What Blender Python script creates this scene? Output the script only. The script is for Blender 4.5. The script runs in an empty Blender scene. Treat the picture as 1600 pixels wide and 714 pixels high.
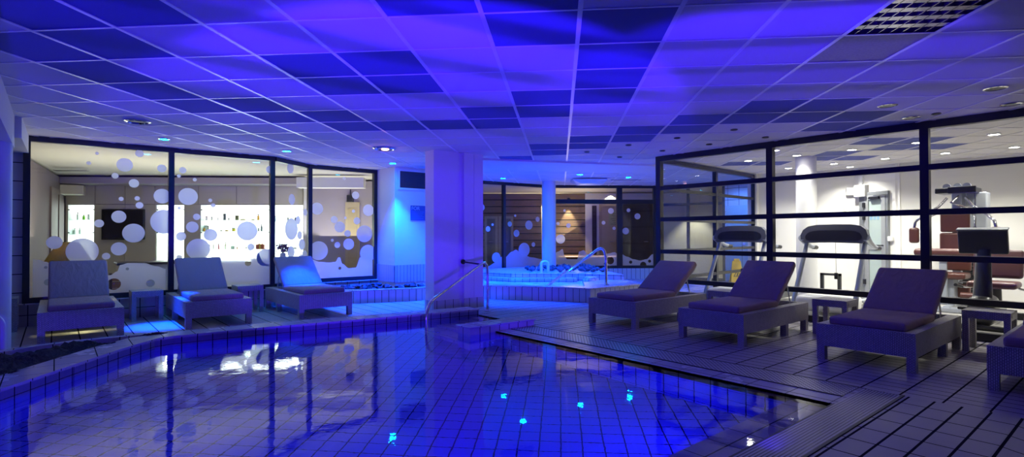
import bpy, bmesh, math, random
from mathutils import Vector, Matrix, geometry
random.seed(7)
PI = math.pi
S2 = 2 ** -.5
sc = bpy.context.scene
COL = sc.collection

# ------------------------------------------------------------------ camera
# world axes: x runs along the left window wall, y along the gym glass wall; the ceiling grid lies at 45 degrees
FOC, YAW, PIT, ROLL, CZ, CEIL = 852.018, .088, .0121, .0024, 1.21, 2.57
def _basis():
    c, s = math.cos(YAW), math.sin(YAW)
    right, fwd, up = Vector((c, s, 0)), Vector((-s, c, 0)), Vector((0, 0, 1))
    cp, sp = math.cos(PIT), math.sin(PIT)
    f2, u2 = fwd * cp + up * sp, up * cp - fwd * sp
    cr, sr = math.cos(ROLL), math.sin(ROLL)
    r3, u3 = right * cr - u2 * sr, right * sr + u2 * cr
    t = lambda p: Vector(((p.x + p.y) * S2, (p.y - p.x) * S2, p.z))
    return t(r3), t(u3), t(f2)
CR, CU, CF = _basis()
CO = Vector((0, 0, CZ))
cd = bpy.data.cameras.new('camera')
cd.sensor_width = 36; cd.lens = FOC / 1600 * 36; cd.clip_start = .05; cd.clip_end = 100
cam = bpy.data.objects.new('camera', cd); COL.objects.link(cam)
M = Matrix((( CR.x, CU.x, -CF.x, 0), (CR.y, CU.y, -CF.y, 0), (CR.z, CU.z, -CF.z, CZ), (0, 0, 0, 1)))
cam.matrix_world = M
sc.camera = cam
sc.view_settings.view_transform = 'Standard'; sc.view_settings.look = 'None'
sc.view_settings.exposure = 0; sc.view_settings.gamma = 1; sc.view_settings.use_curve_mapping = False
cy = sc.cycles
cy.max_bounces = 10; cy.diffuse_bounces = 4; cy.glossy_bounces = 5; cy.transmission_bounces = 8; cy.transparent_max_bounces = 24
cy.sample_clamp_indirect = 3.0; cy.blur_glossy = .3
cy.use_denoising = True

def ray(px, py): return CF + CR * ((px - 800) / FOC) - CU * ((py - 357) / FOC)
def onz(px, py, z=0.):
    d = ray(px, py); return CO + d * ((z - CZ) / d.z)
def onu(px, py, u):
    d = ray(px, py); return CO + d * (u / d.x)
def onv(px, py, v):
    d = ray(px, py); return CO + d * (v / d.y)
def onp(px, py, p0, n):
    d = ray(px, py); n = Vector(n); return CO + d * ((Vector(p0) - CO).dot(n) / d.dot(n))
def fwd(p): return (Vector(p) - CO).dot(CF)

# ------------------------------------------------------------------ world and lights
w = bpy.data.worlds.new('world'); sc.world = w; w.use_nodes = True
w.node_tree.nodes['Background'].inputs[0].default_value = (.02, .01, .12, 1)
w.node_tree.nodes['Background'].inputs[1].default_value = .02

POOLBLUE = (.050, .009, 1.)
DEEPBLUE = (.002, .001, 1.)
CYAN = (.0, .045, 1.)
WARM = (1., .95, .86)
def lamp(kind, name, loc, power, col, aim=None, size=.1, size_y=None, angle=60, blend=.4, parent=None):
    l = bpy.data.lights.new(name, kind); l.energy = power; l.color = col
    if kind == 'AREA':
        l.shape = 'RECTANGLE'; l.size = size; l.size_y = size_y or size
    else:
        l.shadow_soft_size = size
    if kind == 'SPOT':
        l.spot_size = math.radians(angle); l.spot_blend = blend
    o = bpy.data.objects.new(name, l); COL.objects.link(o)
    o.location = loc
    d = Vector(aim) - Vector(loc) if aim is not None else Vector((0, 0, -1))
    o.rotation_euler = d.to_track_quat('-Z', 'Y').to_euler()
    if parent: o.parent = parent
    return o
# underwater pool lamps on the near wall, shining across the pool
for x, y, ax, ay, p in [(-2.4, 2.05, -1.6, 5., 36), (-.4, 2.05, .2, 5., 54), (1.6, 2.05, 1.9, 5., 46), (3.2, 2.1, 3.2, 5., 20)]:
    lamp('AREA', 'underwater_lamp', (x, y, -.35), p, DEEPBLUE, (ax, ay, -.62), .9, .3)
# added unseen blue floods by the near pool edge, lighting ceiling, column and loungers
def ripple_gobo(o, scale, lo, hi):  # banded lamp pattern imitating light through rippled water
    l = o.data; l.use_nodes = True; nt = l.node_tree; n = nt.nodes; em = n['Emission']
    tc = n.new('ShaderNodeTexCoord'); mp = n.new('ShaderNodeMapping'); wv = n.new('ShaderNodeTexWave')
    mp.inputs['Scale'].default_value = scale
    mp.inputs['Rotation'].default_value = (0, 0, math.radians(24))
    nt.links.new(tc.outputs['Normal'], mp.inputs[0]); nt.links.new(mp.outputs[0], wv.inputs[0])
    wv.bands_direction = 'Y'
    wv.inputs['Scale'].default_value = 1.0; wv.inputs['Distortion'].default_value = 4.5; wv.inputs['Detail'].default_value = 1.0
    wv.inputs['Detail Scale'].default_value = .7
    r = n.new('ShaderNodeMapRange'); r.inputs['To Min'].default_value = lo; r.inputs['To Max'].default_value = hi
    r.inputs['From Min'].default_value = .17; r.inputs['From Max'].default_value = .25
    nt.links.new(wv.outputs['Fac'], r.inputs['Value']); nt.links.new(r.outputs[0], em.inputs['Strength'])
f1 = lamp('SPOT', 'blue_fill_flood', (1.2, 1.25, .12), 900, POOLBLUE, (3.4, 5.6, 2.57), .05, angle=68, blend=.15)
f2 = lamp('SPOT', 'blue_fill_flood', (-1.0, 1.25, .12), 420, POOLBLUE, (.6, 5.8, 2.57), .05, angle=84, blend=.2)
f3 = lamp('SPOT', 'blue_fill_flood', (2.2, 1.05, .12), 420, POOLBLUE, (4.9, 2.5, 2.57), .05, angle=60, blend=.3)
lamp('SPOT', 'blue_fill_flood', (1.9, 1.2, .12), 520, (.075, .022, 1.), (5.05, 7.45, 1.95), .04, angle=24, blend=.35)
lamp('SPOT', 'blue_fill_flood', (3.0, 1.35, .10), 12, POOLBLUE, (5.7, 3.4, .2), .05, angle=70, blend=.4)
for f in (f1, f2, f3): ripple_gobo(f, (1.3, 2.2, 1.2), .40, 1.2)
# soft blue glow of the water surface lighting the hall
# added one-way fill lamps, unseen from below, brightening the shop and corridor ceilings
lamp('AREA', 'shop_ceiling_fill', (1.3, 11.7, 1.2), 42, (1., .95, .76), (1.3, 11.7, 2.5), 3.2, 1.8)
lamp('AREA', 'shop_ceiling_fill', (4.9, 12.0, 1.2), 34, (1., .96, .84), (4.9, 12.0, 2.5), 1.8, 1.6)
lamp('AREA', 'corridor_ceiling_fill', (12.4, 13.0, 1.2), 80, (1., .86, .62), (11.6, 13.2, 2.5), 5.0, .8)
lamp('SPOT', 'passage_light', (12.3, 6.6, 2.5), 160, (.10, .25, 1.), (13.3, 6.9, .9), .06, angle=110, blend=.6)

# ------------------------------------------------------------------ materials
MATS = {}
def mat(name, col, rough=.5, metal=0., spec=.5, emit=None, estr=0., bump=None, var=None):
    if name in MATS: return MATS[name]
    m = bpy.data.materials.new(name); m.use_nodes = True; nt = m.node_tree; n = nt.nodes; b = n['Principled BSDF']
    b.inputs['Base Color'].default_value = (*col, 1); b.inputs['Roughness'].default_value = rough
    b.inputs['Metallic'].default_value = metal; b.inputs['Specular IOR Level'].default_value = spec
    if emit: b.inputs['Emission Color'].default_value = (*emit, 1); b.inputs['Emission Strength'].default_value = estr
    if bump or var:
        tc = n.new('ShaderNodeTexCoord'); nz = n.new('ShaderNodeTexNoise')
        nz.inputs['Scale'].default_value = (bump or var)[0]; nz.inputs['Detail'].default_value = 4
        nt.links.new(tc.outputs['Object'], nz.inputs[0])
        if bump:
            bp = n.new('ShaderNodeBump'); bp.inputs['Strength'].default_value = bump[1]; bp.inputs['Distance'].default_value = bump[2] if len(bump) > 2 else .01
            nt.links.new(nz.outputs['Fac'], bp.inputs['Height']); nt.links.new(bp.outputs[0], b.inputs['Normal'])
        if var:
            mx = n.new('ShaderNodeMix'); mx.data_type = 'RGBA'
            mx.inputs['A'].default_value = (*col, 1); mx.inputs['B'].default_value = (*[c * var[1] for c in col], 1)
            nt.links.new(nz.outputs['Fac'], mx.inputs['Factor']); nt.links.new(mx.outputs['Result'], b.inputs['Base Color'])
    MATS[name] = m
    return m

def nmath(nt, op, a, b=None, c=None):
    n = nt.nodes.new('ShaderNodeMath'); n.operation = op
    for i, v in enumerate((a, b, c)):
        if v is None: continue
        if isinstance(v, (int, float)): n.inputs[i].default_value = v
        else: nt.links.new(v, n.inputs[i])
    return n.outputs[0]
def line_mask(nt, c, period, width, off=0.):
    t = nmath(nt, 'FRACT', nmath(nt, 'ADD', nmath(nt, 'DIVIDE', c, period), off + 100.5))
    d = nmath(nt, 'ABSOLUTE', nmath(nt, 'SUBTRACT', t, .5))
    return nmath(nt, 'LESS_THAN', d, width / period / 2)
def tile_mat(name, col, joint, pu, pv, wu=.006, wv=.006, rough=.3, rot=0., ribs=None, off=(0., 0.), var=.75, wet=0., bump=.4, ju=1., jv=1.):
    """tile grid in metre UVs: joints every pu along the first axis and pv along the second"""
    m = bpy.data.materials.new(name); m.use_nodes = True; nt = m.node_tree; n = nt.nodes; b = n['Principled BSDF']
    uv = n.new('ShaderNodeUVMap'); uv.uv_map = 'UVMap'
    mp = n.new('ShaderNodeMapping'); mp.inputs['Rotation'].default_value = (0, 0, rot); nt.links.new(uv.outputs[0], mp.inputs[0])
    sp = n.new('ShaderNodeSeparateXYZ'); nt.links.new(mp.outputs[0], sp.inputs[0])
    x, y = sp.outputs[0], sp.outputs[1]
    mask = None
    for c, p, wd, o in ((x, pu, wu, off[0]), (y, pv, wv, off[1])):
        if p:
            k = line_mask(nt, c, p, wd, o); mask = k if mask is None else nmath(nt, 'MAXIMUM', mask, k)
    if ribs:
        for axis, p, wd, strength in ribs:
            k = nmath(nt, 'MULTIPLY', line_mask(nt, (x, y)[axis], p, wd), strength); mask = nmath(nt, 'MAXIMUM', mask, k)
    nz = n.new('ShaderNodeTexNoise'); nz.inputs['Scale'].default_value = 2.3; nz.inputs['Detail'].default_value = 5
    nt.links.new(mp.outputs[0], nz.inputs[0])
    vm = n.new('ShaderNodeMix'); vm.data_type = 'RGBA'
    vm.inputs['A'].default_value = (*col, 1); vm.inputs['B'].default_value = (*[k * var for k in col], 1)
    nt.links.new(nz.outputs['Fac'], vm.inputs['Factor'])
    mx = n.new('ShaderNodeMix'); mx.data_type = 'RGBA'; mx.inputs['B'].default_value = (*joint, 1)
    nt.links.new(vm.outputs['Result'], mx.inputs['A']); nt.links.new(mask, mx.inputs['Factor'])
    nt.links.new(mx.outputs['Result'], b.inputs['Base Color'])
    rr = n.new('ShaderNodeMapRange'); rr.inputs['From Min'].default_value = .35; rr.inputs['From Max'].default_value = .65
    rr.inputs['To Min'].default_value = max(.05, rough - wet); rr.inputs['To Max'].default_value = rough
    nt.links.new(nz.outputs['Fac'], rr.inputs['Value']); nt.links.new(nmath(nt, 'MAXIMUM', rr.outputs[0], nmath(nt, 'MULTIPLY', mask, .95)), b.inputs['Roughness'])
    nt.links.new(nmath(nt, 'MULTIPLY_ADD', mask, -.45, .5), b.inputs['Specular IOR Level'])
    bp = n.new('ShaderNodeBump'); bp.invert = True; bp.inputs['Strength'].default_value = bump; bp.inputs['Distance'].default_value = .004
    nt.links.new(mask, bp.inputs['Height']); nt.links.new(bp.outputs[0], b.inputs['Normal'])
    MATS[name] = m
    return m
def mix_shader_mat(name, build):
    m = bpy.data.materials.new(name); m.use_nodes = True; nt = m.node_tree; nt.nodes.clear()
    out = nt.nodes.new('ShaderNodeOutputMaterial'); nt.links.new(build(nt, nt.nodes), out.inputs[0]); MATS[name] = m
    return m

def _glass(nt, n):
    t = n.new('ShaderNodeBsdfTransparent'); t.inputs[0].default_value = (.93, .95, .95, 1)
    g = n.new('ShaderNodeBsdfGlossy'); g.inputs['Roughness'].default_value = 0.0
    lw = n.new('ShaderNodeLayerWeight'); lw.inputs['Blend'].default_value = .5
    f = nmath(nt, 'MULTIPLY_ADD', nmath(nt, 'POWER', lw.outputs['Facing'], 5.), .5, .02)
    mx = n.new('ShaderNodeMixShader'); nt.links.new(f, mx.inputs[0]); nt.links.new(t.outputs[0], mx.inputs[1]); nt.links.new(g.outputs[0], mx.inputs[2])
    return mx.outputs[0]
GLASS = mix_shader_mat('window_glass', _glass)
def _frost(nt, n):
    d = n.new('ShaderNodeBsdfDiffuse'); d.inputs[0].default_value = (.9, .9, .92, 1)
    t = n.new('ShaderNodeBsdfTranslucent'); t.inputs[0].default_value = (.95, .95, .97, 1)
    a = n.new('ShaderNodeMixShader'); a.inputs[0].default_value = .58; nt.links.new(d.outputs[0], a.inputs[1]); nt.links.new(t.outputs[0], a.inputs[2])
    r = n.new('ShaderNodeBsdfRefraction'); r.inputs['IOR'].default_value = 1.02; r.inputs['Roughness'].default_value = .55; r.distribution = 'GGX'
    mx = n.new('ShaderNodeMixShader'); mx.inputs[0].default_value = .74; nt.links.new(r.outputs[0], mx.inputs[1]); nt.links.new(a.outputs[0], mx.inputs[2])
    return mx.outputs[0]
FROST = mix_shader_mat('frosted_film', _frost)
def _water(nt, n):
    b = n.new('ShaderNodeBsdfPrincipled'); b.inputs['Base Color'].default_value = (1, 1, 1, 1); b.inputs['Roughness'].default_value = .022
    b.inputs['IOR'].default_value = 1.33; b.inputs['Transmission Weight'].default_value = 1
    tc = n.new('ShaderNodeTexCoord'); nz = n.new('ShaderNodeTexNoise'); nz.inputs['Scale'].default_value = 5.; nz.inputs['Detail'].default_value = 2
    nt.links.new(tc.outputs['Object'], nz.inputs[0])
    n2 = n.new('ShaderNodeTexNoise'); n2.inputs['Scale'].default_value = 34; n2.inputs['Detail'].default_value = 1; nt.links.new(tc.outputs['Object'], n2.inputs[0])
    bp = n.new('ShaderNodeBump'); bp.inputs['Strength'].default_value = .075; bp.inputs['Distance'].default_value = .016
    nt.links.new(nmath(nt, 'MULTIPLY_ADD', n2.outputs['Fac'], .14, nz.outputs['Fac']), bp.inputs['Height']); nt.links.new(bp.outputs[0], b.inputs['Normal'])
    return b.outputs[0]
WATER = mix_shader_mat('pool_water', _water)
def _foam(nt, n):
    b = n.new('ShaderNodeBsdfPrincipled'); b.inputs['Base Color'].default_value = (.75, .85, .9, 1); b.inputs['Roughness'].default_value = .12
    tc = n.new('ShaderNodeTexCoord'); nz = n.new('ShaderNodeTexNoise'); nz.inputs['Scale'].default_value = 4.; nz.inputs['Detail'].default_value = 3
    nt.links.new(tc.outputs['Object'], nz.inputs[0])
    bp = n.new('ShaderNodeBump'); bp.inputs['Strength'].default_value = .5; bp.inputs['Distance'].default_value = .06
    nt.links.new(nz.outputs['Fac'], bp.inputs['Height']); nt.links.new(bp.outputs[0], b.inputs['Normal'])
    return b.outputs[0]
FOAM = mix_shader_mat('whirlpool_water', _foam)

def _rattan():
    m = bpy.data.materials.new('rattan'); m.use_nodes = True; nt = m.node_tree; n = nt.nodes; b = n['Principled BSDF']
    uv = n.new('ShaderNodeUVMap'); uv.uv_map = 'UVMap'
    sp = n.new('ShaderNodeSeparateXYZ'); nt.links.new(uv.outputs[0], sp.inputs[0])
    cb = n.new('ShaderNodeCombineXYZ'); nt.links.new(sp.outputs[1], cb.inputs[0]); nt.links.new(sp.outputs[0], cb.inputs[1])
    br = n.new('ShaderNodeTexBrick'); nt.links.new(cb.outputs[0], br.inputs['Vector'])
    br.inputs['Scale'].default_value = 1; br.inputs['Brick Width'].default_value = .022; br.inputs['Row Height'].default_value = .0135
    br.inputs['Mortar Size'].default_value = .0024; br.inputs['Mortar Smooth'].default_value = .6
    br.inputs['Color1'].default_value = (.60, .56, .53, 1); br.inputs['Color2'].default_value = (.48, .45, .43, 1); br.inputs['Mortar'].default_value = (.12, .11, .11, 1)
    nt.links.new(br.outputs['Color'], b.inputs['Base Color'])
    bp = n.new('ShaderNodeBump'); bp.invert = True; bp.inputs['Strength'].default_value = .8; bp.inputs['Distance'].default_value = .005
    nt.links.new(br.outputs['Fac'], bp.inputs['Height']); nt.links.new(bp.outputs[0], b.inputs['Normal'])
    b.inputs['Roughness'].default_value = .45
    return m
RATTAN = _rattan()
def _fabric():
    m = bpy.data.materials.new('cushion_fabric'); m.use_nodes = True; nt = m.node_tree; n = nt.nodes; b = n['Principled BSDF']
    b.inputs['Base Color'].default_value = (.35, .225, .22, 1); b.inputs['Roughness'].default_value = .85
    tc = n.new('ShaderNodeTexCoord'); mp = n.new('ShaderNodeMapping'); mp.inputs['Scale'].default_value = (2.2, 5, 2.2); mp.inputs['Rotation'].default_value = (0, 0, .7)
    nz = n.new('ShaderNodeTexNoise'); nz.inputs['Scale'].default_value = 2.2; nz.inputs['Detail'].default_value = 3; nz.inputs['Distortion'].default_value = .8
    nt.links.new(tc.outputs['Object'], mp.inputs[0]); nt.links.new(mp.outputs[0], nz.inputs[0])
    bp = n.new('ShaderNodeBump'); bp.inputs['Strength'].default_value = .32; bp.inputs['Distance'].default_value = .05
    nt.links.new(nz.outputs['Fac'], bp.inputs['Height']); nt.links.new(bp.outputs[0], b.inputs['Normal'])
    return m
FABRIC = _fabric()
def _grate(name, kind):
    m = bpy.data.materials.new(name); m.use_nodes = True; nt = m.node_tree; n = nt.nodes; b = n['Principled BSDF']
    uv = n.new('ShaderNodeUVMap'); uv.uv_map = 'UVMap'
    sp = n.new('ShaderNodeSeparateXYZ'); nt.links.new(uv.outputs[0], sp.inputs[0]); x, y = sp.outputs[0], sp.outputs[1]
    if kind == 'holes':
        a = nmath(nt, 'ABSOLUTE', nmath(nt, 'SINE', nmath(nt, 'MULTIPLY', nmath(nt, 'ADD', x, y), PI / .045)))
        c = nmath(nt, 'ABSOLUTE', nmath(nt, 'SINE', nmath(nt, 'MULTIPLY', nmath(nt, 'SUBTRACT', x, y), PI / .045)))
        mask = nmath(nt, 'GREATER_THAN', nmath(nt, 'MULTIPLY', a, c), .38)
    else:
        mask = nmath(nt, 'MAXIMUM', line_mask(nt, y, .0205, .0085), nmath(nt, 'MULTIPLY', line_mask(nt, x, .02, .006), .35))
    mx = n.new('ShaderNodeMix'); mx.data_type = 'RGBA'; mx.inputs['A'].default_value = (.55, .53, .56, 1); mx.inputs['B'].default_value = (.03, .03, .04, 1)
    nt.links.new(mask, mx.inputs['Factor']); nt.links.new(mx.outputs['Result'], b.inputs['Base Color'])
    b.inputs['Roughness'].default_value = .3
    bp = n.new('ShaderNodeBump'); bp.invert = True; bp.inputs['Strength'].default_value = .6; bp.inputs['Distance'].default_value = .006
    nt.links.new(mask, bp.inputs['Height']); nt.links.new(bp.outputs[0], b.inputs['Normal'])
    return m
GRATE_H, GRATE_R = _grate('grating_perforated', 'holes'), _grate('grating_ribbed', 'ribs')

JOINT = (.018, .017, .022)
DECK_R = tile_mat('deck_tile', (.40, .36, .38), JOINT, .125, .26, .010, .014, rough=.42, wet=.14, off=(.1, .05), var=.85)
DECK_L = tile_mat('deck_left', (.50, .48, .49), JOINT, .26, .125, .013, .009, rough=.42, wet=.12, off=(.1, .2), var=.88)
DECK_N = tile_mat('deck_near', (.36, .33, .36), JOINT, .26, .155, .011, .015, rough=.36, wet=.05, var=.85, off=(.05, .1))
KERB = tile_mat('kerb_tile', (.62, .6, .6), JOINT, .155, 0, .009, .006, rough=.3, wet=.1)
KERBTOP = tile_mat('kerb_top', (.60, .58, .58), JOINT, .31, .31, .009, .006, rough=.3, wet=.12)
POOLT = tile_mat('pool_wall_tile', (.30, .32, .60), JOINT, .155, .25, .010, .008, rough=.3)
POOLF = tile_mat('pool_floor_tile', (.17, .19, .46), JOINT, .155, .155, .011, .009, rough=.35, rot=PI / 4, var=.85)
WALLT = tile_mat('white_wall_tile', (.62, .61, .62), (.04, .04, .05), .25, .25, .012, .012, rough=.25, off=(.15, .2))
PLINTHT = tile_mat('plinth_tile', (.46, .44, .42), (.03, .03, .03), .25, .17, .012, .010, rough=.35, off=(.1, .12))
SPAT = tile_mat('spa_tile', (.66, .66, .68), JOINT, .125, 0, .009, .008, rough=.28)
SPAT2 = tile_mat('spa_tier_tile', (.62, .62, .64), JOINT, .155, .115, .009, .009, rough=.28)
HALLT = tile_mat('hall_tile', (.6, .62, .66), (.06, .06, .08), .30, .30, .012, .012, rough=.3)
CEILT = mat('ceiling_tile_white', (.74, .72, .70), .9, bump=(160, .25, .004))
CEILD = mat('ceiling_tile_dark', (.10, .12, .34), .9, bump=(160, .25, .004))
CEILM = mat('ceiling_tile_metal', (.36, .33, .33), .5, bump=(60, .3, .004), var=(9, .5))
TBAR = mat('ceiling_bar', (.92, .90, .90), .3, spec=.8)
WHITEP = mat('white_paint', (.76, .75, .73), .7, bump=(40, .12, .004))
CREAM = mat('cream_paint', (.72, .67, .56), .7)
GYMW = mat('gym_wall_paint', (.82, .80, .75), .75, var=(2.5, .9))
GREYP = mat('grey_paint', (.34, .30, .33), .7)
BLACKM = mat('black_metal', (.012, .012, .016), .35)
STEEL = mat('stainless_steel', (.72, .72, .74), .16, 1.)
CHROME = mat('chrome', (.8, .8, .82), .1, 1.)
PANELM = mat('cabinet_panel', (.58, .54, .46), .5, var=(3, .92))
DARKP = mat('dark_plastic', (.018, .018, .022), .35)
GREYPL = mat('grey_plastic', (.11, .115, .13), .38)
SILVER = mat('silver_paint', (.42, .45, .50), .32, .4)
WHITEPL = mat('white_plastic', (.75, .75, .73), .35)
LEATHER = mat('burgundy_vinyl', (.085, .028, .022), .38, bump=(18, .15, .01))
DVINYL = mat('dark_vinyl', (.055, .02, .022), .42)
ROCKM = mat('lava_rock', (.13, .10, .10), .85, bump=(22, .7, .02), var=(7, .45))
SOIL = mat('soil', (.05, .03, .025), .95, bump=(25, 1., .03))
BRASSW = mat('wicker_shade', (.50, .40, .16), .75, bump=(120, .6, .004), var=(60, .55))
FIRE = mat('niche_light', (1, 1, 1), .5, emit=(.95, 1., .93), estr=4.6)
def emis(name, col, s): return mat(name, (.8, .8, .8), .4, emit=col, estr=s)
LED_C, LED_W, LED_Y = emis('lens_cyan', (.0, .36, 1.), 300), emis('lens_white', (1, .95, .82), 45), emis('lens_amber', (1., .45, .25), 5)
def _shade():
    m = bpy.data.materials.new('straw_shade'); m.use_nodes = True; nt = m.node_tree; n = nt.nodes; b = n['Principled BSDF']; out = n['Material Output']
    tc = n.new('ShaderNodeTexCoord'); nz = n.new('ShaderNodeTexNoise'); nz.inputs['Scale'].default_value = 70; nt.links.new(tc.outputs['Object'], nz.inputs[0])
    mx = n.new('ShaderNodeMix'); mx.data_type = 'RGBA'; mx.inputs['A'].default_value = (.62, .50, .20, 1); mx.inputs['B'].default_value = (.25, .18, .06, 1)
    nt.links.new(nz.outputs['Fac'], mx.inputs['Factor']); nt.links.new(mx.outputs['Result'], b.inputs['Base Color'])
    t = n.new('ShaderNodeBsdfTranslucent'); nt.links.new(mx.outputs['Result'], t.inputs[0])
    ms = n.new('ShaderNodeMixShader'); ms.inputs[0].default_value = .55; nt.links.new(b.outputs[0], ms.inputs[1]); nt.links.new(t.outputs[0], ms.inputs[2]); nt.links.new(ms.outputs[0], out.inputs[0])
    return m
SHADE = _shade()
def _wood():
    m = bpy.data.materials.new('wood_cladding'); m.use_nodes = True; nt = m.node_tree; n = nt.nodes; b = n['Principled BSDF']
    uv = n.new('ShaderNodeUVMap'); uv.uv_map = 'UVMap'
    sp = n.new('ShaderNodeSeparateXYZ'); nt.links.new(uv.outputs[0], sp.inputs[0])
    mp = n.new('ShaderNodeMapping'); mp.inputs['Scale'].default_value = (.6, 9, 1); nt.links.new(uv.outputs[0], mp.inputs[0])
    nz = n.new('ShaderNodeTexNoise'); nz.inputs['Scale'].default_value = 3; nz.inputs['Detail'].default_value = 5; nt.links.new(mp.outputs[0], nz.inputs[0])
    cr = n.new('ShaderNodeMix'); cr.data_type = 'RGBA'; cr.inputs['A'].default_value = (.10, .055, .03, 1); cr.inputs['B'].default_value = (.26, .17, .10, 1)
    nt.links.new(nz.outputs['Fac'], cr.inputs['Factor'])
    k = line_mask(nt, sp.outputs[1], .21, .03)
    mx = n.new('ShaderNodeMix'); mx.data_type = 'RGBA'; mx.inputs['B'].default_value = (.012, .008, .006, 1)
    nt.links.new(cr.outputs['Result'], mx.inputs['A']); nt.links.new(k, mx.inputs['Factor']); nt.links.new(mx.outputs['Result'], b.inputs['Base Color'])
    bp = n.new('ShaderNodeBump'); bp.invert = True; bp.inputs['Strength'].default_value = .8; bp.inputs['Distance'].default_value = .02
    nt.links.new(k, bp.inputs['Height']); nt.links.new(bp.outputs[0], b.inputs['Normal'])
    b.inputs['Roughness'].default_value = .6
    return m
WOOD = _wood()

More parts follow.
